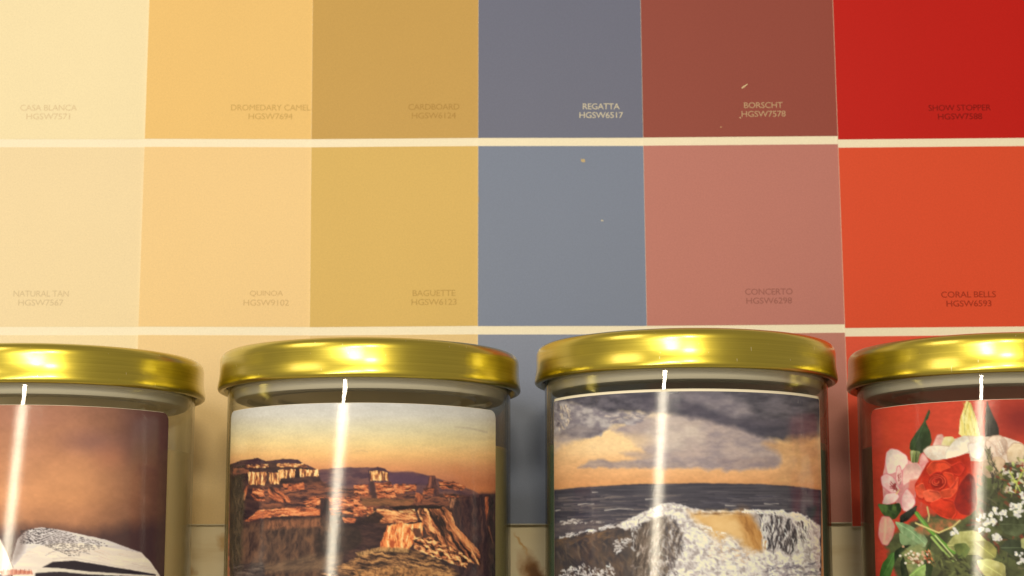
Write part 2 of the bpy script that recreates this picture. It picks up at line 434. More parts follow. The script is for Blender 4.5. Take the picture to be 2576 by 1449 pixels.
    def stroke(s, pts, w0, w1, col, soft=1.0, a=1.0, raw=False):
        P = np.array(pts if raw else s.T(pts)); n = len(P) - 1
        kk = 1 if raw else s.k; mw = max(w0, w1) * kk + soft
        w = s.win(P[:, 0].min() - mw, P[:, 0].max() + mw, P[:, 1].min() - mw, P[:, 1].max() + mw)
        if w is None: return
        x, y = s.X[w], s.Y[w]; best = np.full(x.shape, -1e9)
        for i in range(n):
            (x0, y0), (x1, y1) = P[i], P[i + 1]; ex, ey = x1 - x0, y1 - y0; L = ex * ex + ey * ey + 1e-9
            t = np.clip(((x - x0) * ex + (y - y0) * ey) / L, 0, 1)
            d = np.hypot(x - x0 - t * ex, y - y0 - t * ey); wd = (w0 + (w1 - w0) * (i + t) / n) * kk / 2
            best = np.maximum(best, wd - d)
        s.mix(w, np.clip(0.5 + best / soft, 0, 1) * a, col)
    def scatter(s, pts, n, ln, wd, ang, pal, a=(0.5, 0.9), jit=12, soft=1.0):
        P = np.array(s.T(pts)); rn = s.rnd; x0, x1, y0, y1 = P[:, 0].min(), P[:, 0].max(), P[:, 1].min(), P[:, 1].max()
        k = 0; tries = 0
        while k < n and tries < n * 12:
            tries += 1
            x, y = rn.uniform(x0, x1), rn.uniform(y0, y1); ins = False
            for (ax, ay), (bx, by) in zip(P, np.roll(P, -1, 0)):
                if (ay > y) != (by > y) and x < (bx - ax) * (y - ay) / (by - ay) + ax: ins = not ins
            if not ins: continue
            k += 1
            L = rn.uniform(*ln) * s.k; an = R(ang + rn.uniform(-jit, jit)); dx, dy = L / 2 * math.cos(an), L / 2 * math.sin(an)
            c = rn.choice(pal); f = rn.uniform(0.88, 1.12); w = rn.uniform(*wd) * s.k
            s.stroke([(x - dx, y - dy), (x + rn.uniform(-1, 1) * w, y + rn.uniform(-1, 1) * w), (x + dx, y + dy)], w, w * 0.3, [min(255, q * f) for q in c], soft, rn.uniform(*a), raw=True)
    def vgrad(s, stops):
        ys = [p for p, _ in stops]
        for ch in range(3): s.C[..., ch] = np.interp(s.Y, ys, [c[ch] for _, c in stops])
    def mottle(s, amp, nx, ny, seed):
        s.C *= (1 + amp * 2 * (fbm(s.X / nx, s.Y / ny, seed, 4) - 0.5))[..., None]
    def soften(s, n=1, w=0.6):
        for _ in range(n):
            P = np.pad(s.C, ((1, 1), (1, 1), (0, 0)), 'edge')
            b = (P[:-2, 1:-1] + P[2:, 1:-1] + P[1:-1, :-2] + P[1:-1, 2:] + 2 * P[1:-1, 1:-1]) / 6
            s.C = s.C * (1 - w) + b * w
    def linear(s):
        c = np.clip(s.C, 0, 255) / 255
        c = np.where(c <= 0.04045, c / 12.92, ((c + 0.055) / 1.055) ** 2.4)
        return np.clip(c / np.array([1.0, 0.835, 0.58]) * 1.04, 0.008, 0.90)      # ink colour under neutral light

ZK = 0.4443
def smooth(p, n=2):
    for _ in range(n):
        q = []
        for (ax, ay), (bx, by) in zip(p, p[1:] + p[:1]):
            q += [(ax * .86 + bx * .14, ay * .86 + by * .14), (ax * .14 + bx * .86, ay * .14 + by * .86)]
        p = q
    return p
def art_book(A):
    A.frame(0, 805, ZK)
    x, y = A.X, A.Y
    g = np.clip((x - 190) / 230, 0, 1)[..., None]; v = np.clip((y - 1010) / 250, 0, 1)[..., None]
    top = np.array([156, 105, 82.]); mid = np.array([206, 140, 94.]); drk = np.array([86, 55, 48.])
    base = top * (1 - v) + mid * v
    bl = np.clip((y - 1250) / 110, 0, 1)[..., None]
    base = base * (1 - bl * 0.55) + np.array([110, 74, 62.]) * bl * 0.55
    A.C = base * (1 - g ** 1.3) + drk * g ** 1.3
    A.mottle(0.07, 46, 30, 4); A.mottle(0.04, 9, 7, 9)
    for (cx, cy, c, aa, rx, ry) in ((520, 690, (120, 82, 86), 0.35, 150, 60), (620, 780, (190, 116, 88), 0.35, 80, 60), (420, 900, (214, 150, 100), 0.35, 240, 110), (150, 560, (170, 112, 92), 0.3, 160, 50), (820, 640, (92, 62, 66), 0.5, 110, 150)):
        A.ell(cx, cy, rx, ry, 0, c, 1.4, aa)
    # ground shadow behind the book
    A.poly([(-100, 1190), (200, 1170), (520, 1200), (760, 1160), (940, 1130), (940, 1600), (-100, 1600)], (62, 44, 48), 40, 8, 20, 0.75)
    # page block
    A.poly([(70, 1400), (130, 1320), (210, 1278), (330, 1258), (480, 1262), (650, 1288), (800, 1318), (850, 1370), (905, 1449), (905, 1520), (80, 1520)], (226, 206, 184), 2, 1, 10, 1, 7, col2=(238, 220, 198), tns=(60, 10))
    # far page with print
    A.poly([(60, 1390), (100, 1240), (150, 1192), (230, 1174), (330, 1186), (430, 1208), (600, 1245), (800, 1318), (640, 1292), (480, 1266), (330, 1262), (210, 1282), (130, 1330), (75, 1400)], (206, 190, 180), 1.5, 1, 10, 1, 8, col2=(226, 212, 200), tns=(40, 8))
    rn = A.rnd
    for k in range(16):
        t = k / 15
        for q in range(30):
            u = q / 29 + rn.uniform(-0.02, 0.02)
            px = 125 + u * (480 - 190 * t); py = 1192 + t * 78 + u * u * (78 - 6 * t) - 20 * math.sin(min(1, u * 1.6) * math.pi) * (1 - t * .4)
            if rn.random() < 0.16 + 0.5 * max(0, u - 0.55): continue
            L = rn.uniform(8, 20)
            A.stroke([(px - L / 2, py - 1), (px + L / 2, py + 2.5)], rn.uniform(2.5, 5), 2, (58, 50, 52), 0.8, rn.uniform(0.5, 0.95))
    A.poly([(55, 1390), (105, 1230), (150, 1195), (135, 1300), (100, 1350)], (120, 100, 92), 14, 3, 8, 0.55)
    A.stroke([(255, 1335), (300, 1310), (400, 1300), (510, 1325)], 2, 3, (120, 110, 118), 1.2, 0.8)
    A.stroke([(300, 1352), (400, 1345), (520, 1368), (700, 1400)], 8, 3, (190, 170, 150), 3, 0.5)
    A.scatter([(120, 1330), (300, 1280), (760, 1330), (860, 1420), (500, 1350), (250, 1350)], 60, (30, 80), (2, 5), 12, [(205, 180, 158), (240, 226, 205), (214, 176, 146)], (0.25, 0.5))
    # dark hollow under the pages, cover
    A.poly([(240, 1400), (300, 1370), (420, 1362), (560, 1385), (720, 1412), (880, 1440), (880, 1449), (500, 1425), (330, 1405)], (44, 36, 42), 2, 1, 8)
    A.poly([(190, 1449), (215, 1410), (330, 1405), (500, 1425), (880, 1449), (880, 1470), (190, 1470)], (220, 204, 180), 1.5, 1, 8)
    A.poly([(190, 1520), (200, 1432), (330, 1425), (500, 1440), (930, 1460), (930, 1560), (190, 1560)], (48, 40, 46), 2, 1, 8)
    # left page and head band
    A.poly([(-200, 1150), (-60, 1170), (10, 1250), (75, 1400), (60, 1440), (-200, 1440)], (232, 216, 192), 2, 1, 9, 1, 11, col2=(244, 232, 214), tns=(40, 12))
    A.stroke([(8, 1250), (40, 1320), (75, 1402)], 4, 5, (110, 86, 80), 1.5, 0.8)
    A.poly([(-10, 1425), (60, 1412), (180, 1420), (185, 1438), (20, 1446)], (196, 120, 96), 2, 2, 5)
    for q in range(14): A.stroke([(20 + q * 12, 1414), (18 + q * 12, 1436)], 4, 3, (226, 160, 130) if q % 2 else (150, 70, 60), 1, 0.8)

def art_canyon(A):
    A.vgrad([(1000, (190, 184, 178)), (1045, (200, 191, 174)), (1080, (210, 194, 154)), (1115, (224, 193, 132)), (1145, (226, 174, 110)), (1175, (210, 142, 92)), (1215, (178, 106, 74))])
    A.mottle(0.05, 50, 12, 3); A.mottle(0.015, 5, 3, 8)
    PD = [(44, 33, 36), (62, 44, 44), (84, 57, 50)]
    PM = [(52, 36, 40), (84, 54, 50), (128, 76, 58), (150, 88, 62)]
    PO = [(54, 38, 38), (106, 60, 48), (174, 90, 58), (208, 120, 74), (230, 154, 98)]
    PL = [(92, 56, 46), (178, 106, 66), (232, 170, 102), (246, 206, 142)]
    PK = [(50, 38, 36), (92, 64, 48), (142, 98, 64), (194, 138, 84)]
    A.frame(894.5, 805, ZK)
    A.stroke([(560, 605), (640, 612), (740, 636)], 4, 8, (168, 148, 124), 5, 0.55)
    A.stroke([(0, 745), (35, 738), (70, 748)], 2, 2, (186, 150, 112), 2, 0.8)
    A.poly([(560, 850), (700, 900), (800, 900), (800, 1010), (640, 1000)], (200, 118, 68), 45, 6, 20, 0.6)
    # far purple mesas and the haze on them
    A.rock([(-360, 868), (-230, 850), (-60, 836), (0, 834), (120, 838), (200, 862), (330, 860), (420, 885), (560, 925), (650, 960), (700, 985), (790, 985), (790, 1100), (-420, 1100)], [(72, 50, 60), (96, 66, 68), (118, 78, 70)], (40, 8), 0, 4, 3, 2, 14)
    A.poly([(180, 866), (300, 862), (420, 892), (430, 930), (180, 930)], (86, 60, 76), 12, 3, 14, 0.8)
    A.frame(521.8, 805, ZK)
    A.rock([(130, 820), (190, 797), (290, 782), (332, 800), (430, 787), (510, 790), (560, 822), (628, 850), (640, 905), (700, 950), (830, 960), (1000, 985), (1400, 985), (1640, 1030), (1640, 2200), (130, 2200)], PD, (34, 9), 0, 6, 2.5, 2, 9)
    # layered middle ground: lit ledges between dark bands
    A.rock([(300, 940), (640, 920), (860, 975), (1100, 985), (1500, 1000), (1500, 1060), (820, 1075), (560, 1060), (300, 1060)], PM, (30, 4.5), -2, 8, 12, 6, 10, 0.9, 2.4)
    # the left mesa
    A.rock([(145, 816), (190, 797), (290, 782), (332, 800), (322, 814), (200, 826), (150, 838)], [(56, 40, 46), (80, 54, 54)], (20, 4), 0, 9, 1.5, 2, 7)
    A.rock([(330, 806), (430, 787), (510, 790), (560, 820), (620, 846), (520, 832), (400, 810)], [(60, 44, 52), (88, 60, 60)], (20, 4), 0, 10, 1.5, 2, 7)
    A.rock([(225, 822), (350, 814), (352, 834), (228, 838)], PL, (10, 4), 0, 11, 1.5, 3, 6, 0.95, 2.6)
    A.rock([(392, 812), (545, 812), (570, 834), (394, 832)], PL, (12, 4), 0, 12, 1.5, 3, 6, 0.95, 2.6)
    A.rock([(150, 838), (230, 828), (240, 862), (150, 880)], PM, (12, 6), 0, 13, 2, 3, 6)
    A.rock([(232, 862), (336, 858), (338, 905), (322, 934), (238, 932)], PL, (3.2, 22), 3, 14, 1.6, 3, 6, 1, 2.8, 2)
    A.rock([(350, 866), (416, 862), (416, 905), (408, 930), (356, 926)], PL, (3.2, 20), 3, 15, 1.6, 3, 6, 1, 2.8, 2)
    A.rock([(402, 850), (500, 846), (498, 892), (410, 900)], PL, (3.2, 20), 3, 16, 1.6, 3, 6, 1, 2.8, 2)
    A.rock([(520, 844), (630, 848), (632, 884), (530, 890)], PL, (3.2, 20), 3, 17, 1.6, 3, 6, 1, 3.0, 2)
    A.rock([(260, 955), (322, 950), (328, 1025), (276, 1026), (250, 990)], PO, (16, 4), 6, 18, 2, 3, 6, 1, 2.4)
    A.rock([(200, 985), (226, 940), (236, 935), (216, 1022), (198, 1022)], PO, (4, 16), 0, 19, 2, 3, 6, 0.9, 2)
    A.rock([(430, 930), (548, 922), (552, 962), (440, 968)], PO[:4], (14, 5), -4, 20, 2, 3, 6, 0.95, 2.2)
    A.rock([(345, 945), (400, 955), (470, 1012), (470, 1035), (390, 1030), (350, 1010)], PO[:4], (24, 4), 38, 21, 2, 3, 6, 0.95, 2.4)
    A.rock([(540, 1034), (605, 998), (692, 1002), (694, 1050), (560, 1056)], PO, (20, 3.6), -8, 22, 2, 3, 6, 1, 2.2)
    A.rock([(210, 1138), (300, 1075), (420, 1066), (560, 1058), (642, 1070), (642, 1108), (420, 1110), (300, 1124), (235, 1144)], PO[1:], (26, 3.4), -5, 23, 2, 3, 8, 1, 2.6)
    A.rock([(640, 1010), (692, 1012), (684, 1140), (640, 1140)], PD, (6, 14), 0, 24, 4, 3, 6)
    A.rock([(690, 1008), (862, 998), (866, 1058), (700, 1054)], PO, (20, 3.4), -3, 25, 2, 3, 6, 1, 2.4)
    A.rock([(826, 945), (912, 934), (914, 1000), (840, 990)], PO, (18, 3.2), -2, 26, 2, 3, 6, 1, 2.4)
    A.rock([(690, 1068), (940, 1058), (940, 1094), (700, 1104)], PO, (20, 3.2), 2, 27, 2, 3, 6, 1, 2.4)
    A.rock([(765, 1118), (846, 1122), (834, 1152), (775, 1150)], PO[1:], (14, 3.2), 6, 28, 2, 3, 6, 1, 2.4)
    # brown slope at the lower left
    A.rock([(200, 1150), (640, 1122), (760, 1180), (760, 1470), (180, 1470)], [(54, 42, 40), (76, 56, 48), (100, 72, 56), (118, 82, 60)], (8, 22), 12, 30, 14, 5, 12, 0.9, 1.8)
    A.rock([(330, 1136), (640, 1124), (650, 1170), (330, 1186)], [(84, 58, 48), (140, 86, 60), (164, 102, 70)], (5, 14), 0, 31, 8, 4, 8, 0.7, 2)
    A.rock([(240, 1404), (420, 1372), (560, 1332), (760, 1308), (760, 1420), (440, 1428), (260, 1428)], [(74, 58, 50), (104, 80, 62), (128, 98, 74)], (34, 7), -14, 32, 12, 5, 16, 0.85, 1.8)
    A.rock([(130, 900), (190, 880), (214, 1000), (200, 1200), (190, 1470), (130, 1470)], [(42, 37, 36), (62, 51, 43), (92, 74, 54)], (5, 20), 0, 33, 8, 5, 9, 0.95, 2)
    A.rock([(150, 1384), (320, 1374), (330, 1460), (150, 1460)], [(44, 38, 40), (66, 54, 52), (112, 94, 82)], (22, 4), -3, 34, 4, 4, 8, 0.85, 2.2)
    A.frame(894.5, 805, ZK)
    # centre butte
    A.rock([(72, 852), (125, 831), (165, 840), (190, 866), (186, 916), (75, 914)], [(58, 42, 54), (78, 54, 60)], (12, 6), 0, 40, 1.5, 1.5, 6)
    A.rock([(82, 856), (120, 852), (184, 862), (184, 912), (80, 910)], PL, (4, 20), 0, 41, 1.6, 2.5, 6, 1, 2.6, 2)
    A.stroke([(150, 866), (154, 906)], 8, 5, (86, 54, 48), 2, 0.85); A.stroke([(120, 884), (122, 910)], 4, 3, (120, 72, 56), 1.5, 0.7)
    A.rock([(108, 924), (200, 916), (234, 1004), (122, 1014)], PO, (18, 3.4), -2, 42, 2, 3, 6, 1, 2.4)
    A.stroke([(92, 925), (106, 1010)], 26, 30, (68, 48, 48), 6, 0.9)
    A.rock([(212, 930), (344, 930), (342, 968), (222, 990)], PO, (18, 3.4), 0, 43, 2, 3, 6, 1, 2.2)
    A.rock([(-10, 936), (72, 932), (72, 988), (-10, 990)], PO, (16, 3.4), 0, 44, 2, 3, 6, 1, 2.2)
    A.rock([(-10, 1010), (62, 1060), (64, 1108), (-10, 1116)], PO, (16, 3.4), 0, 46, 2, 3, 6, 1, 2.2)
    A.rock([(30, 1008), (332, 1016), (314, 1052), (40, 1052)], [(74, 52, 44), (116, 78, 54), (150, 94, 62)], (26, 4), 2, 45, 4, 3, 6, 0.9, 2)
    # tower and the terraces right of it
    A.rock([(416, 880), (448, 880), (456, 905), (474, 985), (440, 1003), (384, 996), (396, 950), (408, 920)], [(66, 44, 48), (100, 62, 56), (150, 88, 66)], (5, 16), 0, 47, 1.5, 2, 6, 1, 2.2)
    A.stroke([(424, 892), (412, 960)], 12, 12, (176, 100, 72), 3, 0.7)
    A.rock([(380, 955), (442, 950), (442, 988), (380, 988)], PO[:4], (14, 4), 0, 48, 2, 3, 6, 0.9, 2)
    A.rock([(468, 914), (560, 916), (624, 942), (604, 964), (478, 956)], PO, (22, 3.4), 6, 49, 2, 3, 6, 1, 2.2)
    A.rock([(498, 986), (588, 988), (580, 1014), (508, 1014)], PO[:4], (16, 3.4), 2, 50, 2, 3, 6, 1, 2.2)
    A.rock([(338, 972), (388, 998), (372, 1034), (336, 1032)], PO[:4], (5, 12), 10, 51, 2, 3, 6, 0.9, 2)
    A.rock([(518, 1008), (564, 1008), (556, 1066), (530, 1062)], [(84, 58, 52), (180, 116, 80), (204, 142, 100)], (3.4, 18), 0, 52, 2, 3, 6, 0.9, 2.4)
    # dark wall at the right
    A.rock([(560, 1014), (700, 985), (790, 980), (800, 1470), (560, 1470), (520, 1200)], [(48, 36, 40), (68, 48, 48), (96, 64, 54)], (6, 28), 0, 53, 12, 4, 10, 0.95, 1.8)
    A.rock([(728, 1000), (750, 1000), (748, 1085), (738, 1135), (730, 1080)], PO[1:4], (4, 14), 0, 54, 2, 2, 5, 0.95, 2)
    A.stroke([(750, 1170), (774, 1262)], 8, 3, (160, 90, 62), 3, 0.7)
    # the big ridge, gullies running down to the right
    RD = [(46, 34, 34), (84, 54, 44), (140, 80, 54), (206, 122, 74), (240, 176, 110)]
    A.rock([(330, 1056), (500, 1058), (540, 1090), (560, 1160), (625, 1222), (700, 1310), (706, 1390), (560, 1345), (470, 1285), (400, 1215), (372, 1140), (350, 1090)], RD, (46, 6.5), 58, 60, 2, 3, 8, 1, 2.6, 6)
    A.rock([(500, 1058), (536, 1092), (556, 1162), (622, 1224), (700, 1312), (690, 1330), (600, 1250), (540, 1190), (515, 1110)], [(150, 84, 54), (216, 128, 76), (240, 168, 104)], (36, 6), 56, 61, 2, 2, 6, 0.75, 2)
    A.rock([(60, 1108), (130, 1070), (240, 1082), (340, 1092), (350, 1140), (240, 1152), (120, 1152)], RD[1:], (26, 5), 10, 62, 2, 3, 8, 1, 2.4)
    A.rock([(190, 1058), (330, 1050), (500, 1050), (470, 1070), (360, 1066), (335, 1092), (240, 1086)], [(34, 28, 32), (56, 40, 38)], (20, 5), 0, 63, 2, 2, 6)
    A.rock([(240, 1076), (330, 1070), (350, 1092), (300, 1104), (245, 1098)], PL, (8, 4), 0, 69, 2, 3, 5, 0.85, 2.4)
    A.stroke([(122, 1074), (180, 1080), (250, 1096)], 7, 4, (246, 190, 122), 2, 0.8)
    A.rock([(36, 1142), (112, 1082), (166, 1112), (124, 1154)], [(38, 31, 34), (58, 42, 40)], (12, 6), 0, 64, 3, 3, 6, 0.95)
    # sunlit face
    A.rock([(180, 1165), (260, 1148), (300, 1158), (382, 1144), (378, 1226), (332, 1252), (300, 1302), (138, 1302), (140, 1268), (152, 1242)], [(170, 80, 48), (226, 124, 68), (242, 164, 94), (250, 206, 138)], (4, 18), 4, 65, 2, 2.5, 7, 1, 2.6, 3)
    A.rock([(322, 1182), (362, 1178), (376, 1226), (338, 1232)], [(58, 38, 38), (92, 56, 46)], (6, 8), 0, 66, 3, 2, 5, 0.9)
    A.stroke([(304, 1178), (330, 1205), (345, 1232)], 6, 4, (92, 54, 44), 2, 0.7)
    A.rock([(325, 1246), (420, 1228), (545, 1290), (650, 1352), (624, 1404), (470, 1352), (330, 1296)], RD + [(250, 200, 128)], (14, 4.5), 24, 67, 3, 4, 8, 1, 2.6, 6)
    # khaki talus at the foot
    A.rock([(-200, 1440), (-60, 1380), (40, 1320), (140, 1296), (300, 1298), (440, 1350), (560, 1420), (680, 1500), (680, 2200), (-300, 2200)], PK, (24, 4.5), 8, 70, 5, 5, 10, 1, 2.6, 6)
    A.rock([(0, 1316), (150, 1284), (300, 1294), (300, 1316), (140, 1310), (20, 1340)], [(110, 84, 56), (176, 128, 78), (206, 152, 94)], (4, 10), 0, 71, 3, 3, 6, 0.8, 2.4)
    A.rock([(0, 1420), (200, 1400), (420, 1410), (440, 1470), (0, 1470)], [(92, 66, 46), (170, 112, 66), (206, 146, 86)], (6, 8), 0, 72, 6, 4, 8, 0.7, 2.6)
    A.rock([(-220, 1222), (-60, 1160), (30, 1190), (44, 1260), (-60, 1320), (-220, 1344)], [(44, 36, 36), (66, 50, 44)], (14, 8), -10, 73, 12, 6, 12, 0.85)
    A.mottle(0.06, 3, 2, 77)

def art_sea(A):
    A.vgrad([(970, (170, 160, 158)), (1040, (216, 190, 156)), (1090, (238, 200, 146)), (1150, (230, 182, 128)), (1190, (222, 164, 110)), (1225, (206, 144, 92))])
    A.mottle(0.06, 40, 14, 3)
    def cloud(pts, c1, c2, soft=14, rag=9, ns=26, a=0.95, seed=3, tns=(34, 13)):
        A.poly(pts, c1, soft, rag, ns, a, seed, col2=c2, tns=tns)
    A.frame(1326.8, 805, ZK)
    # big mauve cloud bank across the middle
    cloud([(480, 620), (640, 560), (956, 520), (1250, 600), (1400, 680), (1440, 780), (1420, 830), (1200, 850), (900, 838), (640, 830), (560, 800), (700, 770), (640, 720), (560, 660)], (176, 154, 144), (146, 130, 130), 12, 9, 22, 0.95, 12)
    cloud([(660, 560), (860, 540), (1000, 580), (980, 700), (800, 740), (660, 680)], (204, 184, 164), (176, 156, 144), 26, 9, 20, 0.75, 15)
    cloud([(290, 838), (360, 800), (400, 790), (470, 800), (620, 800), (760, 800), (900, 810), (900, 836), (560, 838), (420, 836)], (140, 124, 122), (168, 146, 134), 7, 5, 14, 0.9, 21, (26, 8))
    cloud([(520, 750), (600, 738), (760, 760), (700, 790), (560, 772)], (150, 132, 128), (176, 152, 136), 9, 4, 14, 0.7, 23)
    A.ell(470, 705, 190, 50, -6, (238, 200, 146), 1.0, 0.85)
    # pale broken cloud at the left
    cloud([(130, 470), (420, 470), (560, 520), (700, 530), (640, 580), (480, 600), (420, 650), (300, 670), (130, 690)], (178, 166, 160), (120, 110, 116), 8, 8, 14, 0.95, 31, (16, 9))
    cloud([(160, 640), (280, 600), (380, 600), (440, 630), (360, 668), (200, 690)], (98, 88, 94), (140, 126, 124), 9, 6, 12, 0.85, 35)
    cloud([(150, 650), (220, 650), (300, 670), (200, 720), (140, 760)], (196, 172, 148), (176, 156, 146), 14, 6, 14, 0.7, 36)
    A.scatter([(170, 480), (240, 480), (250, 600), (180, 620)], 46, (10, 34), (5, 12), 70, [(206, 190, 172), (92, 84, 90), (232, 204, 166), (130, 118, 120)], (0.4, 0.8), 40, 2)
    A.scatter([(440, 520), (620, 520), (700, 550), (480, 575)], 30, (20, 60), (4, 9), 0, [(206, 184, 164), (120, 110, 114), (220, 196, 168)], (0.35, 0.7), 14, 2)
    # dark storm lid
    cloud([(120, 440), (600, 370), (1300, 370), (1660, 440), (1660, 660), (1570, 705), (1440, 690), (1330, 660), (1250, 630), (1120, 590), (960, 548), (860, 540), (760, 530), (640, 520), (470, 520), (380, 490), (200, 462)], (62, 59, 67), (104, 96, 102), 12, 8, 22, 0.95, 41, (50, 12))
    cloud([(540, 440), (760, 420), (960, 470), (1160, 560), (1400, 560), (1600, 590), (1560, 690), (1330, 655), (1120, 590), (860, 535), (700, 515)], (66, 62, 72), (88, 80, 88), 18, 8, 22, 0.85, 43, (40, 14))
    cloud([(880, 410), (1080, 420), (1240, 480), (1290, 540), (1180, 550), (1040, 500), (900, 450)], (150, 136, 134), (112, 102, 108), 20, 8, 22, 0.8, 47, (36, 14))
    cloud([(250, 440), (420, 430), (640, 450), (620, 500), (420, 500), (280, 470)], (104, 96, 102), (66, 62, 70), 12, 7, 14, 0.9, 49, (20, 10))
    cloud([(1500, 560), (1640, 580), (1640, 650), (1480, 650)], (96, 80, 84), (120, 98, 98), 18, 6, 14, 0.7, 52)
    cloud([(1340, 700), (1640, 650), (1640, 930), (1380, 930), (1470, 800)], (214, 162, 106), (196, 146, 100), 20, 8, 22, 0.8, 55)
    cloud([(1060, 790), (1400, 770), (1440, 810), (1380, 838), (1120, 845)], (136, 118, 118), (164, 140, 130), 10, 5, 16, 0.8, 57)
    A.mottle(0.07, 7, 4, 60)
    # sea
    A.poly([(100, 968), (300, 948), (600, 930), (956, 924), (1300, 928), (1500, 940), (1660, 962), (1660, 2300), (100, 2300)], (58, 55, 63), 2.5, 1.2, 14, 1, 5, col2=(78, 73, 78), tns=(60, 4))
    A.scatter([(165, 1000), (860, 985), (860, 1150), (165, 1160)], 170, (50, 170), (4, 9), -2, [(128, 112, 104), (100, 90, 92), (84, 76, 82), (152, 134, 122), (72, 66, 74)], (0.3, 0.65), 3, 2)
    A.scatter([(1010, 970), (1640, 980), (1640, 1080), (1010, 1070)], 90, (60, 190), (4, 8), 1, [(58, 54, 66), (104, 96, 100), (76, 72, 82), (120, 110, 110)], (0.3, 0.6), 3, 2)
    for pts in ([(290, 1046), (330, 1040), (380, 1042)], [(440, 1078), (520, 1068), (600, 1072)], [(370, 976), (400, 974)], [(165, 1080), (190, 1074)], [(1340, 1040), (1370, 1042), (1420, 1040)], [(1120, 1050), (1180, 1054)], [(670, 1016), (710, 1014)]):
        A.stroke(pts, 6, 3, (214, 200, 184), 1.5, 0.8)
    # swell at the left
    A.poly([(140, 1165), (200, 1138), (280, 1126), (340, 1140), (430, 1138), (480, 1180), (300, 1200), (150, 1230)], (112, 98, 94), 4, 3, 8, 0.9, 5, col2=(78, 70, 74), tns=(26, 5))
    A.scatter([(190, 1142), (280, 1128), (340, 1138), (430, 1140), (430, 1150), (300, 1150), (200, 1160)], 40, (10, 40), (3, 7), -6, [(216, 204, 190), (184, 170, 158)], (0.5, 0.9), 20)
    # dark body of the breaking wave
    A.poly([(140, 1245), (220, 1225), (380, 1195), (500, 1160), (640, 1100), (760, 1050), (860, 1050), (880, 1500), (140, 1500)], (92, 74, 64), 3, 2, 9, 1, 8, col2=(62, 56, 58), tns=(16, 24))
    A.scatter([(180, 1240), (420, 1200), (520, 1180), (560, 1240), (300, 1260), (190, 1280)], 60, (20, 70), (5, 12), -12, [(140, 104, 72), (120, 90, 66), (104, 84, 72)], (0.3, 0.6), 20, 2)
    A.scatter([(170, 1270), (520, 1240), (700, 1300), (700, 1449), (170, 1449)], 130, (24, 90), (6, 16), 60, [(74, 64, 62), (54, 50, 54), (108, 88, 72), (90, 80, 78)], (0.25, 0.6), 25, 2)
    A.poly([(520, 1230), (620, 1190), (700, 1230), (720, 1420), (560, 1440)], (120, 100, 82), 20, 6, 14, 0.5, 6, col2=(78, 70, 66), tns=(9, 20))
    FO = [(240, 230, 218), (228, 216, 204), (206, 194, 184), (246, 240, 230), (184, 170, 162)]
    A.scatter([(190, 1215), (380, 1185), (500, 1150), (520, 1165), (390, 1205), (200, 1232)], 60, (14, 40), (4, 8), -14, FO, (0.5, 0.95), 14)
    # falling foam curtain and the white mass
    A.poly([(500, 1165), (640, 1095), (760, 1042), (830, 1036), (900, 1055), (1000, 1080), (1160, 1082), (1300, 1075), (1420, 1082), (1560, 1108), (1650, 1165), (1670, 2300), (800, 2300), (760, 1440), (800, 1300), (790, 1180), (740, 1130), (640, 1150), (560, 1190)], (228, 218, 206), 3, 5, 9, 1, 9, col2=(190, 176, 166), tns=(14, 10))
    FP_ = [(150, 136, 130), (196, 182, 172), (228, 218, 206), (242, 234, 224)]
    A.rock([(500, 1165), (640, 1095), (760, 1042), (830, 1036), (900, 1055), (1000, 1080), (1160, 1082), (1300, 1075), (1420, 1082), (1560, 1108), (1650, 1165), (1670, 2300), (800, 2300), (760, 1440), (800, 1300), (790, 1180), (740, 1130), (640, 1150), (560, 1190)], FP_, (9, 6), 30, 80, 3, 5, 9, 0.9, 2.2, 8)
    A.scatter([(560, 1170), (660, 1100), (780, 1045), (900, 1060), (900, 1110), (760, 1110), (640, 1150)], 60, (10, 34), (4, 9), -24, FO, (0.5, 0.95), 30)
    A.scatter([(560, 1170), (640, 1140), (660, 1210), (640, 1300), (600, 1280), (590, 1200)], 70, (16, 50), (3, 7), 80, FO + [(70, 60, 58)], (0.5, 0.9), 14)
    A.scatter([(500, 1240), (600, 1230), (600, 1260), (580, 1250), (510, 1330), (500, 1300)], 40, (12, 34), (5, 9), -10, FO, (0.6, 0.95), 40)
    A.scatter([(740, 1130), (800, 1120), (860, 1240), (820, 1330), (760, 1290)], 90, (16, 56), (3, 8), 75, [(72, 64, 66), (110, 98, 96), (220, 208, 198), (146, 120, 94)], (0.4, 0.85), 18)
    A.rock([(700, 1125), (800, 1108), (880, 1200), (862, 1330), (780, 1470), (600, 1470), (600, 1300), (630, 1185)], [(60, 53, 52), (92, 78, 68), (126, 108, 94), (190, 176, 164)], (4, 22), 16, 83, 8, 5, 8, 0.95, 1.9, 5)
    A.frame(1677, 805, ZK)
    A.scatter([(-10, 1110), (60, 1130), (110, 1290), (50, 1390), (-20, 1380)], 120, (14, 50), (4, 9), 70, [(70, 64, 68), (104, 94, 94), (206, 196, 188), (150, 138, 130)], (0.4, 0.85), 25)
    # amber light through the lip
    A.poly([(120, 1088), (250, 1096), (420, 1088), (480, 1120), (520, 1180), (560, 1190), (552, 1290), (500, 1325), (440, 1290), (400, 1240), (340, 1215), (320, 1260), (285, 1262), (250, 1200), (180, 1150)], (190, 138, 74), 20, 8, 10, 0.95, 9, col2=(216, 170, 106), tns=(24, 14))
    A.ell(330, 1165, 120, 55, 15, (232, 190, 128), 1.4, 0.75); A.ell(470, 1170, 40, 90, -25, (160, 104, 50), 1.4, 0.6)
    A.rock([(400, 1092), (470, 1110), (530, 1190), (540, 1280), (500, 1310), (450, 1230)], [(140, 90, 44), (184, 126, 64), (216, 164, 98)], (5, 30), -20, 81, 14, 5, 9, 0.7, 2)
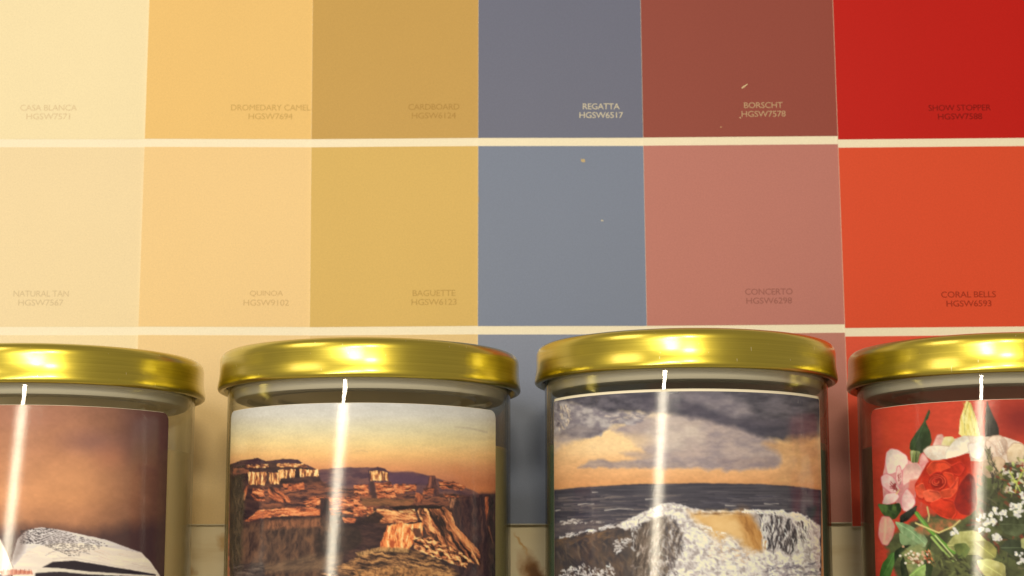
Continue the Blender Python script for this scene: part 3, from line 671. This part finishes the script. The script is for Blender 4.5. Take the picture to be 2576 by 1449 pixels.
    A.scatter([(150, 1092), (440, 1086), (440, 1100), (160, 1106)], 24, (20, 60), (3, 6), 0, [(120, 84, 52), (150, 108, 66)], (0.5, 0.8), 6)
    A.scatter([(180, 1140), (330, 1210), (420, 1250), (330, 1300), (200, 1240)], 90, (10, 34), (4, 10), 30, FO + [(222, 190, 150), (226, 200, 168)], (0.35, 0.8), 50)
    # dark gaps in the curtain at the right
    A.poly([(470, 1090), (540, 1100), (640, 1110), (700, 1160), (720, 1260), (690, 1320), (640, 1290), (560, 1290), (540, 1200), (500, 1150)], (150, 132, 120), 10, 5, 8, 0.6)
    A.rock([(520, 1096), (580, 1100), (700, 1125), (735, 1200), (728, 1290), (700, 1325), (640, 1300), (570, 1300), (540, 1200)], [(46, 42, 48), (74, 66, 66), (150, 138, 132), (222, 212, 202)], (3.6, 26), 14, 82, 6, 5, 8, 0.95, 2.8, 4)
    A.scatter([(480, 1100), (560, 1110), (700, 1130), (730, 1250), (700, 1310), (580, 1290), (540, 1200)], 18, (30, 90), (6, 14), 74, [(54, 48, 52), (76, 66, 64), (60, 54, 58)], (0.6, 0.95), 10)
    A.scatter([(740, 1140), (810, 1150), (800, 1240), (750, 1250)], 20, (20, 60), (5, 9), 72, [(66, 58, 60), (90, 78, 76)], (0.5, 0.9), 10)
    A.scatter([(470, 1085), (760, 1100), (860, 1170), (860, 1260), (700, 1300), (560, 1290)], 60, (16, 70), (3, 8), 72, FO, (0.5, 0.95), 14)
    A.scatter([(420, 1078), (640, 1078), (770, 1098), (860, 1160), (800, 1150), (640, 1100), (440, 1092)], 110, (10, 34), (4, 9), 15, FO[:2] + [FO[3]], (0.6, 1), 40)
    A.scatter([(530, 1180), (560, 1180), (570, 1310), (540, 1310)], 24, (24, 60), (4, 8), 88, FO + [(190, 130, 66)], (0.6, 0.95), 8)
    # churned foam below
    A.scatter([(-200, 1300), (120, 1200), (400, 1290), (880, 1290), (880, 1500), (-220, 1500)], 120, (12, 44), (5, 13), 20, FO + [(200, 178, 160), (176, 160, 160), (226, 206, 186)], (0.25, 0.6), 70, 3)
    A.scatter([(560, 1390), (860, 1370), (870, 1449), (570, 1449)], 60, (14, 46), (5, 12), -10, [(112, 100, 108), (90, 80, 90), (150, 136, 138)], (0.4, 0.8), 30, 1.5)
    A.scatter([(240, 1290), (480, 1310), (460, 1380), (260, 1360)], 40, (16, 44), (5, 10), 20, [(206, 164, 112), (190, 150, 110), (224, 204, 180)], (0.3, 0.6), 50, 1.5)
    A.frame(1326.8, 805, ZK)
    A.scatter([(185, 1449), (210, 1405), (300, 1390), (420, 1395), (490, 1380), (490, 1470), (185, 1470)], 120, (8, 28), (5, 11), 30, FO, (0.5, 0.95), 60)
    A.scatter([(700, 1400), (830, 1330), (860, 1449), (720, 1449)], 60, (14, 44), (4, 10), 60, [(80, 72, 74), (120, 106, 100), (214, 202, 190)], (0.4, 0.8), 40)

def art_flowers(A):
    A.C[:] = (188, 64, 44); A.mottle(0.10, 60, 40, 3); A.mottle(0.07, 10, 6, 9)
    A.frame(2087, 805, ZK)
    A.ell(1080, 560, 120, 90, 0, (120, 36, 36), 1.4, 0.8); A.ell(420, 640, 260, 160, 0, (206, 70, 44), 1.4, 0.35)
    def petal(pts, c, c2, edge=None, seed=3, soft=1.2):
        pts = smooth(pts)
        A.poly(pts, c, soft, 0.5, 8, 1, seed, col2=c2, tns=(12, 12))
        A.shade(pts, (seed * 67) % 360, [v * 0.70 for v in c2], [min(255, v * 1.08 + 8) for v in c])
        if edge:
            for q in range(len(pts)): A.stroke([pts[q], pts[(q + 1) % len(pts)]], 5, 5, edge, 2, 0.55)
    def leaf(pts, c, c2, vein=None, seed=4):
        pts = smooth(pts, 1)
        A.poly(pts, c, 1.2, 0.6, 8, 1, seed, col2=c2, tns=(10, 18))
        A.shade(pts, (seed * 97) % 360, [v * 0.55 for v in c], [min(255, v * 1.25 + 12) for v in c2])
        if vein: A.stroke(vein, 4, 2, [min(255, q * 1.5 + 14) for q in c], 1.2, 0.7)
    GD, GM, GL, GP = (44, 58, 34), (84, 108, 52), (150, 158, 92), (178, 188, 134)
    # mass of greenery at the right and foot
    A.poly([(300, 1240), (520, 1120), (800, 1040), (880, 860), (1000, 760), (1300, 760), (1400, 1500), (1400, 2300), (420, 2300), (380, 1449)], (62, 62, 42), 12, 8, 14, 1, 6, col2=(92, 96, 58), tns=(22, 20))
    A.scatter([(780, 1000), (900, 780), (1200, 780), (1250, 1400), (800, 1420)], 240, (20, 80), (8, 22), 60, [(54, 56, 40), (44, 46, 36), (76, 80, 50), (96, 90, 64), (120, 60, 44)], (0.4, 0.85), 60, 2)
    # far leaves at the top
    leaf([(566, 502), (572, 520), (560, 560), (545, 575), (570, 630), (582, 690), (560, 730), (520, 760), (455, 735), (458, 690), (490, 640), (530, 585), (548, 540)], GD, (58, 74, 44), [(560, 520), (530, 600), (480, 720)])
    leaf([(455, 735), (520, 745), (500, 815), (465, 810)], (92, 104, 56), (150, 152, 96), [(480, 740), (482, 812)])
    A.stroke([(470, 745), (466, 800)], 5, 4, (200, 196, 150), 1, 0.8); A.stroke([(495, 745), (490, 810)], 5, 4, (60, 70, 40), 1, 0.8)
    leaf([(890, 450), (915, 520), (955, 600), (960, 660), (905, 680), (878, 660), (882, 560)], (46, 44, 38), (66, 60, 50), [(895, 470), (910, 670)])
    A.poly([(775, 455), (800, 470), (830, 560), (850, 650), (850, 720), (790, 720), (745, 655), (732, 645), (740, 560)], (222, 200, 104), 1.5, 0.5, 8, 1, 4, col2=(236, 222, 150), tns=(8, 30))
    A.stroke([(790, 460), (764, 540), (768, 640)], 5, 3, (120, 120, 50), 1.5, 0.75); A.stroke([(800, 480), (835, 580), (848, 690)], 10, 4, (150, 150, 70), 3, 0.6)
    A.scatter([(740, 560), (770, 480), (840, 640), (790, 700)], 30, (40, 90), (3, 7), 82, [(206, 176, 80), (240, 232, 180), (180, 160, 70)], (0.3, 0.6), 6)
    # back pink and cream blooms
    petal([(535, 745), (640, 700), (760, 655), (900, 660), (990, 660), (1100, 700), (1160, 800), (1010, 810), (880, 800), (700, 800), (580, 800)], (222, 200, 176), (196, 168, 144), None, 72)
    petal([(580, 720), (610, 650), (640, 646), (660, 690), (650, 720)], (232, 190, 170), (214, 150, 134), (190, 110, 100), 5)
    petal([(630, 720), (650, 660), (700, 660), (715, 690), (690, 720)], (226, 206, 170), (206, 190, 120), None, 6)
    petal([(530, 740), (560, 715), (620, 708), (690, 718), (680, 790), (600, 800), (550, 775)], (238, 224, 200), (222, 196, 170), (186, 150, 126), 7)
    petal([(505, 860), (512, 780), (530, 748), (560, 790), (570, 850), (520, 890)], (232, 176, 160), (214, 130, 124), (196, 96, 96), 8)
    petal([(655, 800), (660, 745), (700, 690), (760, 655), (790, 660), (800, 740), (730, 775)], (246, 236, 214), (226, 208, 184), (198, 176, 150), 9)
    petal([(780, 700), (860, 690), (885, 720), (850, 790), (800, 780)], (236, 220, 200), (216, 196, 176), (190, 160, 140), 10)
    petal([(880, 690), (920, 655), (970, 652), (1005, 690), (1010, 740), (960, 790), (900, 770)], (232, 204, 176), (204, 170, 146), (176, 136, 110), 11)
    petal([(1000, 740), (1040, 695), (1090, 700), (1130, 740), (1160, 830), (1080, 820), (1010, 800)], (232, 206, 168), (206, 176, 136), (176, 136, 110), 12)
    A.scatter([(900, 690), (1000, 690), (1010, 750), (910, 770)], 18, (40, 90), (3, 6), 60, [(196, 160, 134), (246, 230, 208)], (0.4, 0.7), 20)
    petal([(870, 790), (960, 770), (1000, 800), (960, 870), (900, 900), (860, 860)], (206, 176, 140), (176, 140, 110), None, 13)
    # alstroemeria
    petal([(325, 770), (440, 785), (525, 850), (505, 920), (482, 1040), (420, 1075), (380, 1030), (308, 1030), (300, 900)], (224, 164, 150), (206, 132, 126), None, 71)
    petal([(318, 800), (325, 750), (350, 728), (390, 735), (440, 768), (450, 810), (420, 850), (330, 880)], (240, 204, 184), (246, 224, 204), (222, 128, 132), 14)
    petal([(420, 850), (440, 815), (500, 808), (528, 850), (505, 905), (450, 920), (420, 940), (410, 900)], (240, 200, 176), (228, 172, 158), (222, 140, 140), 15)
    petal([(292, 890), (320, 868), (360, 885), (400, 940), (395, 985), (350, 980), (300, 940)], (236, 178, 168), (244, 210, 190), (214, 110, 120), 16)
    petal([(375, 900), (385, 830), (400, 824), (416, 870), (412, 930), (396, 950)], (242, 200, 180), (232, 170, 160), (214, 110, 120), 17)
    petal([(300, 1040), (318, 985), (380, 975), (400, 1000), (370, 1035), (330, 1045)], (240, 190, 176), (246, 214, 194), (214, 120, 126), 18)
    petal([(410, 1000), (440, 950), (480, 990), (490, 1040), (450, 1088), (420, 1080), (408, 1040)], (246, 218, 196), (232, 176, 166), (206, 104, 116), 19)
    for q in range(16): A.stroke([(345 + A.rnd.uniform(0, 40), 915 + A.rnd.uniform(0, 46)), (352 + A.rnd.uniform(0, 40), 925 + A.rnd.uniform(0, 46))], 4, 3, (140, 50, 50), 1, 0.85)
    for q in range(8): A.stroke([(385 + A.rnd.uniform(0, 22), 862 + A.rnd.uniform(0, 60)), (386 + A.rnd.uniform(0, 22), 876 + A.rnd.uniform(0, 60))], 3, 3, (150, 60, 56), 1, 0.8)
    A.stroke([(380, 985), (400, 960)], 6, 4, (220, 190, 90), 2, 0.8)
    A.poly([(455, 905), (510, 900), (480, 1010), (450, 960)], (214, 96, 76), 6, 2, 8, 0.7)
    # the red rose: outer petals, then curls towards the heart
    petal([(480, 940), (520, 870), (560, 800), (640, 790), (720, 775), (790, 750), (800, 800), (800, 900), (800, 1090), (760, 1130), (700, 1138), (620, 1110), (560, 1050), (500, 1020)], (206, 52, 28), (178, 38, 24), None, 20)
    petal([(720, 980), (740, 920), (790, 860), (830, 900), (835, 1060), (790, 1110), (740, 1100), (700, 1050)], (150, 34, 26), (120, 30, 28), (206, 64, 40), 21)
    RP = [([(545, 850), (580, 800), (650, 795), (700, 830), (640, 850), (580, 900)], (226, 72, 40)), ([(480, 950), (530, 920), (545, 960), (530, 1010), (500, 1000)], (232, 84, 52)),
          ([(525, 980), (560, 960), (620, 970), (640, 1000), (590, 1030), (545, 1025)], (238, 96, 62)), ([(560, 1040), (640, 1010), (700, 1020), (720, 1090), (690, 1130), (620, 1105)], (216, 56, 32)),
          ([(620, 970), (690, 950), (730, 880), (725, 960), (690, 1005), (640, 1010)], (232, 80, 48)), ([(680, 830), (740, 800), (770, 830), (740, 880), (700, 870)], (190, 44, 28)),
          ([(560, 890), (600, 860), (640, 860), (600, 890), (575, 930)], (190, 40, 26)), ([(640, 860), (700, 870), (710, 920), (680, 950), (660, 910)], (222, 66, 38)), ([(575, 930), (600, 895), (640, 890), (655, 930), (620, 960), (590, 960)], (170, 34, 24))]
    for q, (p, c) in enumerate(RP): petal(p, c, [v * 0.82 for v in c], None, 30 + q); A.stroke(smooth(p)[:-4], 6, 3, [min(255, v * 1.16 + 14) for v in c], 1.6, 0.6); A.stroke([(a + 4, b + 8) for a, b in smooth(p)[3:-3]], 8, 3, (120, 22, 20), 4, 0.5)
    for r_, a0 in ((14, 0), (26, 80), (38, 170), (52, 250)):
        A.stroke([(606 + r_ * math.cos(R(a0 + t * 26)), 915 + 0.8 * r_ * math.sin(R(a0 + t * 26))) for t in range(9)], 6, 3, (236, 96, 60), 1.4, 0.85)
        A.stroke([(608 + (r_ + 6) * math.cos(R(a0 + t * 26)), 918 + 0.8 * (r_ + 6) * math.sin(R(a0 + t * 26))) for t in range(9)], 6, 3, (112, 22, 20), 2, 0.7)
    # leaves under the lily, hanging bud
    leaf([(272, 1040), (340, 1045), (400, 1035), (412, 1075), (380, 1125), (340, 1135), (300, 1095)], GD, GM, [(280, 1045), (380, 1100)], 41)
    leaf([(400, 1110), (430, 1090), (500, 1045), (490, 1090), (440, 1140), (400, 1150)], (34, 36, 30), (52, 54, 44), None, 42)
    petal([(300, 1110), (345, 1115), (375, 1165), (360, 1230), (330, 1278), (300, 1270), (278, 1220), (284, 1150)], (230, 150, 132), (222, 190, 150), (206, 96, 104), 43)
    A.stroke([(320, 1130), (318, 1200), (310, 1262)], 14, 6, (226, 200, 150), 6, 0.7)
    leaf([(368, 1140), (430, 1150), (520, 1195), (560, 1250), (540, 1290), (470, 1262), (410, 1210)], (112, 140, 92), (150, 168, 118), [(380, 1145), (470, 1200), (545, 1270)], 44)
    leaf([(395, 1200), (450, 1230), (540, 1290), (520, 1330), (440, 1300), (400, 1260)], (134, 152, 104), (110, 130, 84), None, 45)
    A.poly([(480, 1190), (540, 1120), (640, 1130), (760, 1130), (700, 1180), (600, 1210), (530, 1220)], (186, 110, 70), 6, 4, 8, 0.85, 8, col2=(96, 90, 54), tns=(10, 10))
    for pts, w, c in (([(495, 1095), (560, 1180), (640, 1260), (735, 1340)], 24, (96, 136, 54)), ([(580, 1230), (640, 1300), (700, 1365)], 15, (140, 160, 84)), ([(490, 1150), (620, 1205), (700, 1170), (740, 1135)], 10, (196, 176, 110)), ([(555, 1060), (566, 1110), (560, 1140)], 10, (176, 160, 100)), ([(600, 1220), (720, 1360)], 7, (190, 190, 130))):
        A.stroke(pts, w, w * 0.8, c, 1.5, 1); A.stroke([(a - w * 0.2, b - w * 0.1) for a, b in pts], w * 0.3, 2, [min(255, v * 1.35) for v in c], 1.5, 0.7)
    # right hand foliage: heather spike, pale leaves, buds, gypsophila
    for k in range(60):
        t = k / 59; x = 895 + 70 * t + A.rnd.uniform(-28, 28) * (0.4 + t); y = 735 + 250 * t
        A.stroke([(x, y), (x + A.rnd.uniform(-16, 16), y - 22)], 8, 3, A.rnd.choice([(96, 92, 60), (60, 56, 44), (124, 118, 80), (50, 44, 40)]), 1.2, 0.85)
    leaf([(880, 830), (910, 820), (930, 850), (905, 862)], (150, 150, 96), (120, 120, 70))
    A.scatter([(960, 860), (1100, 780), (1200, 830), (1180, 1010), (1020, 1000)], 120, (10, 34), (8, 18), 40, [(150, 60, 44), (206, 190, 160), (120, 116, 60), (190, 196, 110), (74, 60, 52), (228, 214, 196)], (0.5, 0.9), 80)
    for (pts) in ([(1020, 860), (1060, 930), (1090, 990)], [(1110, 830), (1060, 920), (1050, 980)]): A.stroke(pts, 9, 6, (190, 196, 90), 2, 0.85)
    leaf([(955, 1150), (1000, 1115), (1100, 1110), (1130, 1180), (1060, 1230), (985, 1210)], (62, 66, 44), (84, 90, 60), [(965, 1155), (1110, 1160)], 51)
    leaf([(960, 1290), (1010, 1240), (1100, 1250), (1150, 1320), (1050, 1340)], (66, 74, 50), (50, 54, 40), [(970, 1290), (1100, 1290)], 52)
    leaf([(660, 1280), (720, 1200), (830, 1190), (900, 1260), (860, 1330), (740, 1330)], (150, 146, 84), (186, 180, 116), [(670, 1275), (860, 1270)], 53)
    leaf([(700, 1270), (770, 1260), (800, 1300), (760, 1360), (720, 1330)], (112, 120, 62), (84, 96, 52), None, 54)
    leaf([(820, 1250), (900, 1250), (950, 1300), (940, 1350), (880, 1360), (830, 1320)], (166, 156, 84), (130, 126, 70), [(830, 1260), (930, 1340)], 55)
    leaf([(830, 1360), (900, 1350), (990, 1380), (1000, 1449), (940, 1500), (860, 1430)], (178, 168, 98), (206, 196, 130), [(840, 1362), (980, 1449)], 56)
    leaf([(1080, 1240), (1120, 1230), (1110, 1300), (1085, 1290)], (196, 190, 130), (150, 150, 90), None, 57)
    for (cx, cy, n, sp) in ((1065, 1085, 12, 42), (1055, 1055, 6, 26), (890, 1130, 14, 50), (950, 1240, 7, 26), (720, 1192, 5, 24), (965, 1105, 6, 30), (880, 1170, 9, 28), (1085, 1350, 8, 36), (910, 1085, 7, 30), (1130, 1000, 9, 40)):
        for q in range(n):
            x, y = cx + A.rnd.uniform(-sp, sp), cy + A.rnd.uniform(-sp, sp) * 0.8
            A.stroke([(x, y), (cx, cy + sp)], 2, 2, (150, 156, 110), 1, 0.45)
        for q in range(n):
            x, y = cx + A.rnd.uniform(-sp, sp), cy + A.rnd.uniform(-sp, sp) * 0.8
            for _ in range(4): A.ell(x + A.rnd.uniform(-8, 8), y + A.rnd.uniform(-8, 8), A.rnd.uniform(6, 10), A.rnd.uniform(5, 8), A.rnd.uniform(0, 180), A.rnd.choice([(240, 234, 224), (222, 214, 206), (206, 196, 186)]), 0.4, 0.95)
    # lower left: curling leaf and buds
    leaf([(285, 1449), (300, 1380), (350, 1320), (380, 1310), (370, 1380), (345, 1460), (320, 1540), (280, 1540)], (58, 92, 40), (84, 120, 56), [(372, 1315), (310, 1440)], 61)
    leaf([(370, 1310), (420, 1275), (470, 1272), (430, 1300), (385, 1350), (370, 1380)], (40, 48, 32), (60, 70, 44), None, 62)
    A.poly([(405, 1330), (450, 1280), (520, 1270), (590, 1330), (560, 1420), (480, 1449), (420, 1400)], (150, 150, 92), 8, 5, 9, 0.95, 5, col2=(112, 124, 74), tns=(10, 10))
    leaf([(520, 1449), (530, 1400), (550, 1290), (580, 1240), (570, 1320), (590, 1400), (560, 1500)], (66, 86, 44), (44, 56, 32), None, 63)
    leaf([(450, 1449), (500, 1400), (550, 1380), (540, 1480), (470, 1520)], (120, 146, 70), (150, 170, 96), [(455, 1449), (545, 1385)], 64)
    leaf([(400, 1380), (420, 1330), (445, 1420), (460, 1500), (420, 1520)], (34, 40, 28), (54, 60, 40), None, 65)
    for q in range(34):
        x, y = 490 + A.rnd.gauss(0, 34), 1340 + A.rnd.gauss(0, 26)
        A.stroke([(x, y), (505, 1380)], 2, 2, (120, 60, 40), 1, 0.6); A.ell(x, y, 8, 7, 0, A.rnd.choice([(240, 226, 200), (206, 160, 120), (226, 206, 170)]), 0.4, 0.95)
    A.scatter([(540, 1300), (600, 1340), (590, 1390), (545, 1370)], 16, (20, 50), (3, 6), 50, [(190, 70, 44), (220, 120, 70)], (0.6, 0.9), 30)
    A.scatter([(580, 1330), (760, 1340), (850, 1449), (600, 1449)], 70, (20, 60), (8, 18), 20, [(56, 54, 38), (84, 84, 50), (110, 112, 64), (44, 44, 34)], (0.4, 0.8), 60, 2)

# ------------------------------------------------------------------ candle jars
RG, RL = 0.0461, 0.0497                                  # glass and lid radius
HALF = 1288.0; FP = 4900.0
def art_coords(jx, th, z):
    """flat artwork units for points of a label: th = angle round the jar, z = height above the shelf (arrays)"""
    px = jx + RG * np.sin(th); dy = -RG * np.cos(th) - CAM.y; dz = z - CAM.z
    ct, st = math.cos(TILT), math.sin(TILT); dep = dy * ct + dz * st
    return HALF + FP * px / dep, 724.5 - FP * (dz * ct - dy * st) / dep

def curved_grid(name, a0, a1, z0, z1, rad, r, nu, nv, mat, parent, jx=None, art=None, thick=0, corner_top=True):
    """a sheet bent round the jar with rounded corners, top row first"""
    v = np.linspace(0, 1, nv + 1); zz = z1 + (z0 - z1) * v
    d = z1 - zz; ins = np.where(d < r, r - np.sqrt(np.maximum(0, r * r - (r - np.minimum(d, r)) ** 2)), 0)
    d2 = zz - z0; ins = np.maximum(ins, np.where(d2 < r, r - np.sqrt(np.maximum(0, r * r - (r - np.minimum(d2, r)) ** 2)), 0))
    ia = ins / rad
    u = np.linspace(0, 1, nu + 1)[None, :]
    th = (a0 + ia)[:, None] * (1 - u) + (a1 - ia)[:, None] * u
    Z = np.repeat(zz[:, None], nu + 1, 1)
    co = np.stack([rad * np.sin(th), -rad * np.cos(th), Z], -1).reshape(-1, 3)
    i = np.arange((nv) * (nu)).reshape(nv, nu); i = (i // nu) * (nu + 1) + i % nu
    q = np.stack([i, i + nu + 1, i + nu + 2, i + 1], -1).reshape(-1, 4)
    me = bpy.data.meshes.new(name)
    me.vertices.add(len(co)); me.vertices.foreach_set('co', co.ravel())
    me.loops.add(q.size); me.loops.foreach_set('vertex_index', q.ravel().astype(np.int32))
    me.polygons.add(len(q)); me.polygons.foreach_set('loop_start', np.arange(0, q.size, 4, dtype=np.int32))
    me.polygons.foreach_set('use_smooth', np.ones(len(q), bool))
    me.update(); me.validate()
    if art:
        X, Y = art_coords(jx, th, Z)
        A = Art(X, Y); art(A); A.soften(2 if art is art_sea else 1)
        c = np.ones((len(co), 4)); c[:, :3] = A.linear().reshape(-1, 3)
        ca = me.color_attributes.new('print', 'FLOAT_COLOR', 'POINT'); ca.data.foreach_set('color', c.ravel().astype(np.float32))
    o = mesh_obj(name, me, mat, parent)
    return o

JARS = [   # x, height of the lid's lower rim, label top, label angles, wax level and colour, painter, scratched
 (-0.1506, 0.1101, 0.1037, (-67, 64.5), 0.0925, (0.74, 0.62, 0.42), art_book, False, 2.6, 'candle jar labelled with an open book on brown, leftmost, partly out of view'),
 (-0.0466, 0.1118, 0.1043, (-67.5, 63.5), 0.0935, (0.52, 0.45, 0.27), art_canyon, False, 2.6, 'candle jar labelled with a painted red rock canyon at sunset'),
 (0.0569, 0.1147, 0.1079, (-70.5, 60.5), 0.0945, (0.12, 0.23, 0.20), art_sea, False, 0.8, 'candle jar labelled with a painted stormy sea and breaking wave'),
 (0.1600, 0.1134, 0.1055, (-75, 60), 0.094, (0.20, 0.10, 0.07), art_flowers, True, 2.6, 'candle jar labelled with a rose and lily bouquet on red, rightmost, partly cut off'),
]
HL = 0.0127
for (jx, zl, lt, (la0, la1), wz, wc, art, scr, crn, lab) in JARS:
    root = empty('candle_jar', (jx, 0, 0)); tag(root, lab, 'candle', 'lidded candle jars in a row on the shelf')
    ri, top = RG - 0.0007, zl + 0.0040
    # glass: closed wall with rounded shoulder, heavy base
    outer = [(0, 0.0012), (0.030, 0.0010), (0.040, 0.0002)] + arc(RG - 0.005, 0.005, 0.005, -80, 0, 6) + [(RG, 0.0056), (RG, 0.03), (RG, 0.07), (RG, top - 0.010), (RG, top - 0.0020)]
    rim = arc(RG - 0.00035, top - 0.00035, 0.00035, 0, 180, 6)
    inner = [(ri, top - 0.0020), (ri, top - 0.010), (ri, 0.07), (ri, 0.03)] + arc(ri - 0.006, 0.0140, 0.006, 0, -85, 6) + [(0.02, 0.0075), (0, 0.0075)]
    lathe('glass', outer + rim + inner, GLASS, root, 192)
    # wax
    wr = ri - 0.0002
    wm = simple('wax', wc, 0.45, 0.4, bump=(300, 0.2), sss=0.3)
    lathe('wax', [(0, 0.0090), (wr - 0.007, 0.0092), (wr - 0.002, 0.0105), (wr, 0.0160), (wr, wz)] + [(wr - 0.0006, wz - 0.0008), (wr - 0.004, wz - 0.0016), (0, wz - 0.0018)], wm, root, 128)
    # lid: rolled lower rim, slightly flared skirt, soft shoulder, flat top
    prof = [(RL - 0.0030, zl + 0.0015)] + arc(RL - 0.0014, zl + 0.0012, 0.0012, 180, 360, 10)[1:] + \
           [(RL - 0.00025, zl + 0.0022), (RL - 0.0005, zl + 0.0034), (RL - 0.0007, zl + 0.0048), (RL - 0.0008, zl + 0.0060), (RL - 0.0008, zl + HL - 0.0038), (RL - 0.0008, zl + HL - 0.0033)] + \
           [(RL - 0.0008 - 0.0026 + 0.0026 * math.cos(R(a)), zl + HL - 0.0032 + 0.0030 * math.sin(R(a))) for a in (15, 30, 45, 60, 75, 90)] + \
           [(RL - 0.0050, zl + HL + 0.0001), (RL - 0.0060, zl + HL - 0.0006), (RL - 0.0075, zl + HL - 0.0008), (0, zl + HL - 0.0008)]
    lid = lathe('lid', prof, GOLD_S if scr else GOLD, root, 256, sharp=60)
    # underside: pressed rings and the pale sealing ring that grips the glass
    u0 = zl + HL - 0.0024
    pz = zl - 0.0030
    lathe('lid_liner', [(RL - 0.0016, zl + 0.0018), (RL - 0.0017, u0), (ri - 0.0012, u0), (ri - 0.0012, pz + 0.0012), (ri - 0.0018, pz + 0.0003), (ri - 0.0028, pz)] +
          [(r, pz + d) for r, d in ((0.0400, 0.0), (0.0392, 0.0012), (0.0350, 0.0013), (0.0342, 0.0004), (0.0300, 0.0004), (0.0292, 0.0014), (0.0150, 0.0015))] + [(0, pz + 0.0015)], LINER, lid, 160)
    lathe('seal_ring', arc(ri - 0.0009, zl + 0.0004, 0.0006, 0, 360, 10)[:-1], SEAL, lid, 128, closed=True)
    # label: white paper, with the picture printed on its face
    z0 = lt - 0.078
    a0, a1 = R(la0), R(la1)
    c = crn / 1000
    ex = 0.0007 if art is art_sea else 0.0
    lb = curved_grid('label', a0, a1, z0, lt + ex, RG + 0.00010, c, 90, 60, LABELPAPER, root)
    th = lb.modifiers.new('paper', 'SOLIDIFY'); th.thickness = 0.00012; th.offset = 0
    ex2 = 0.0004 / RG if art is art_sea else 0.0001 / RG
    curved_grid('picture', a0 + ex2, a1 - ex2, z0 + 0.0001, lt - 0.0001 , RG + 0.00022, c, 420, 330, PRINT, lb, jx, art)
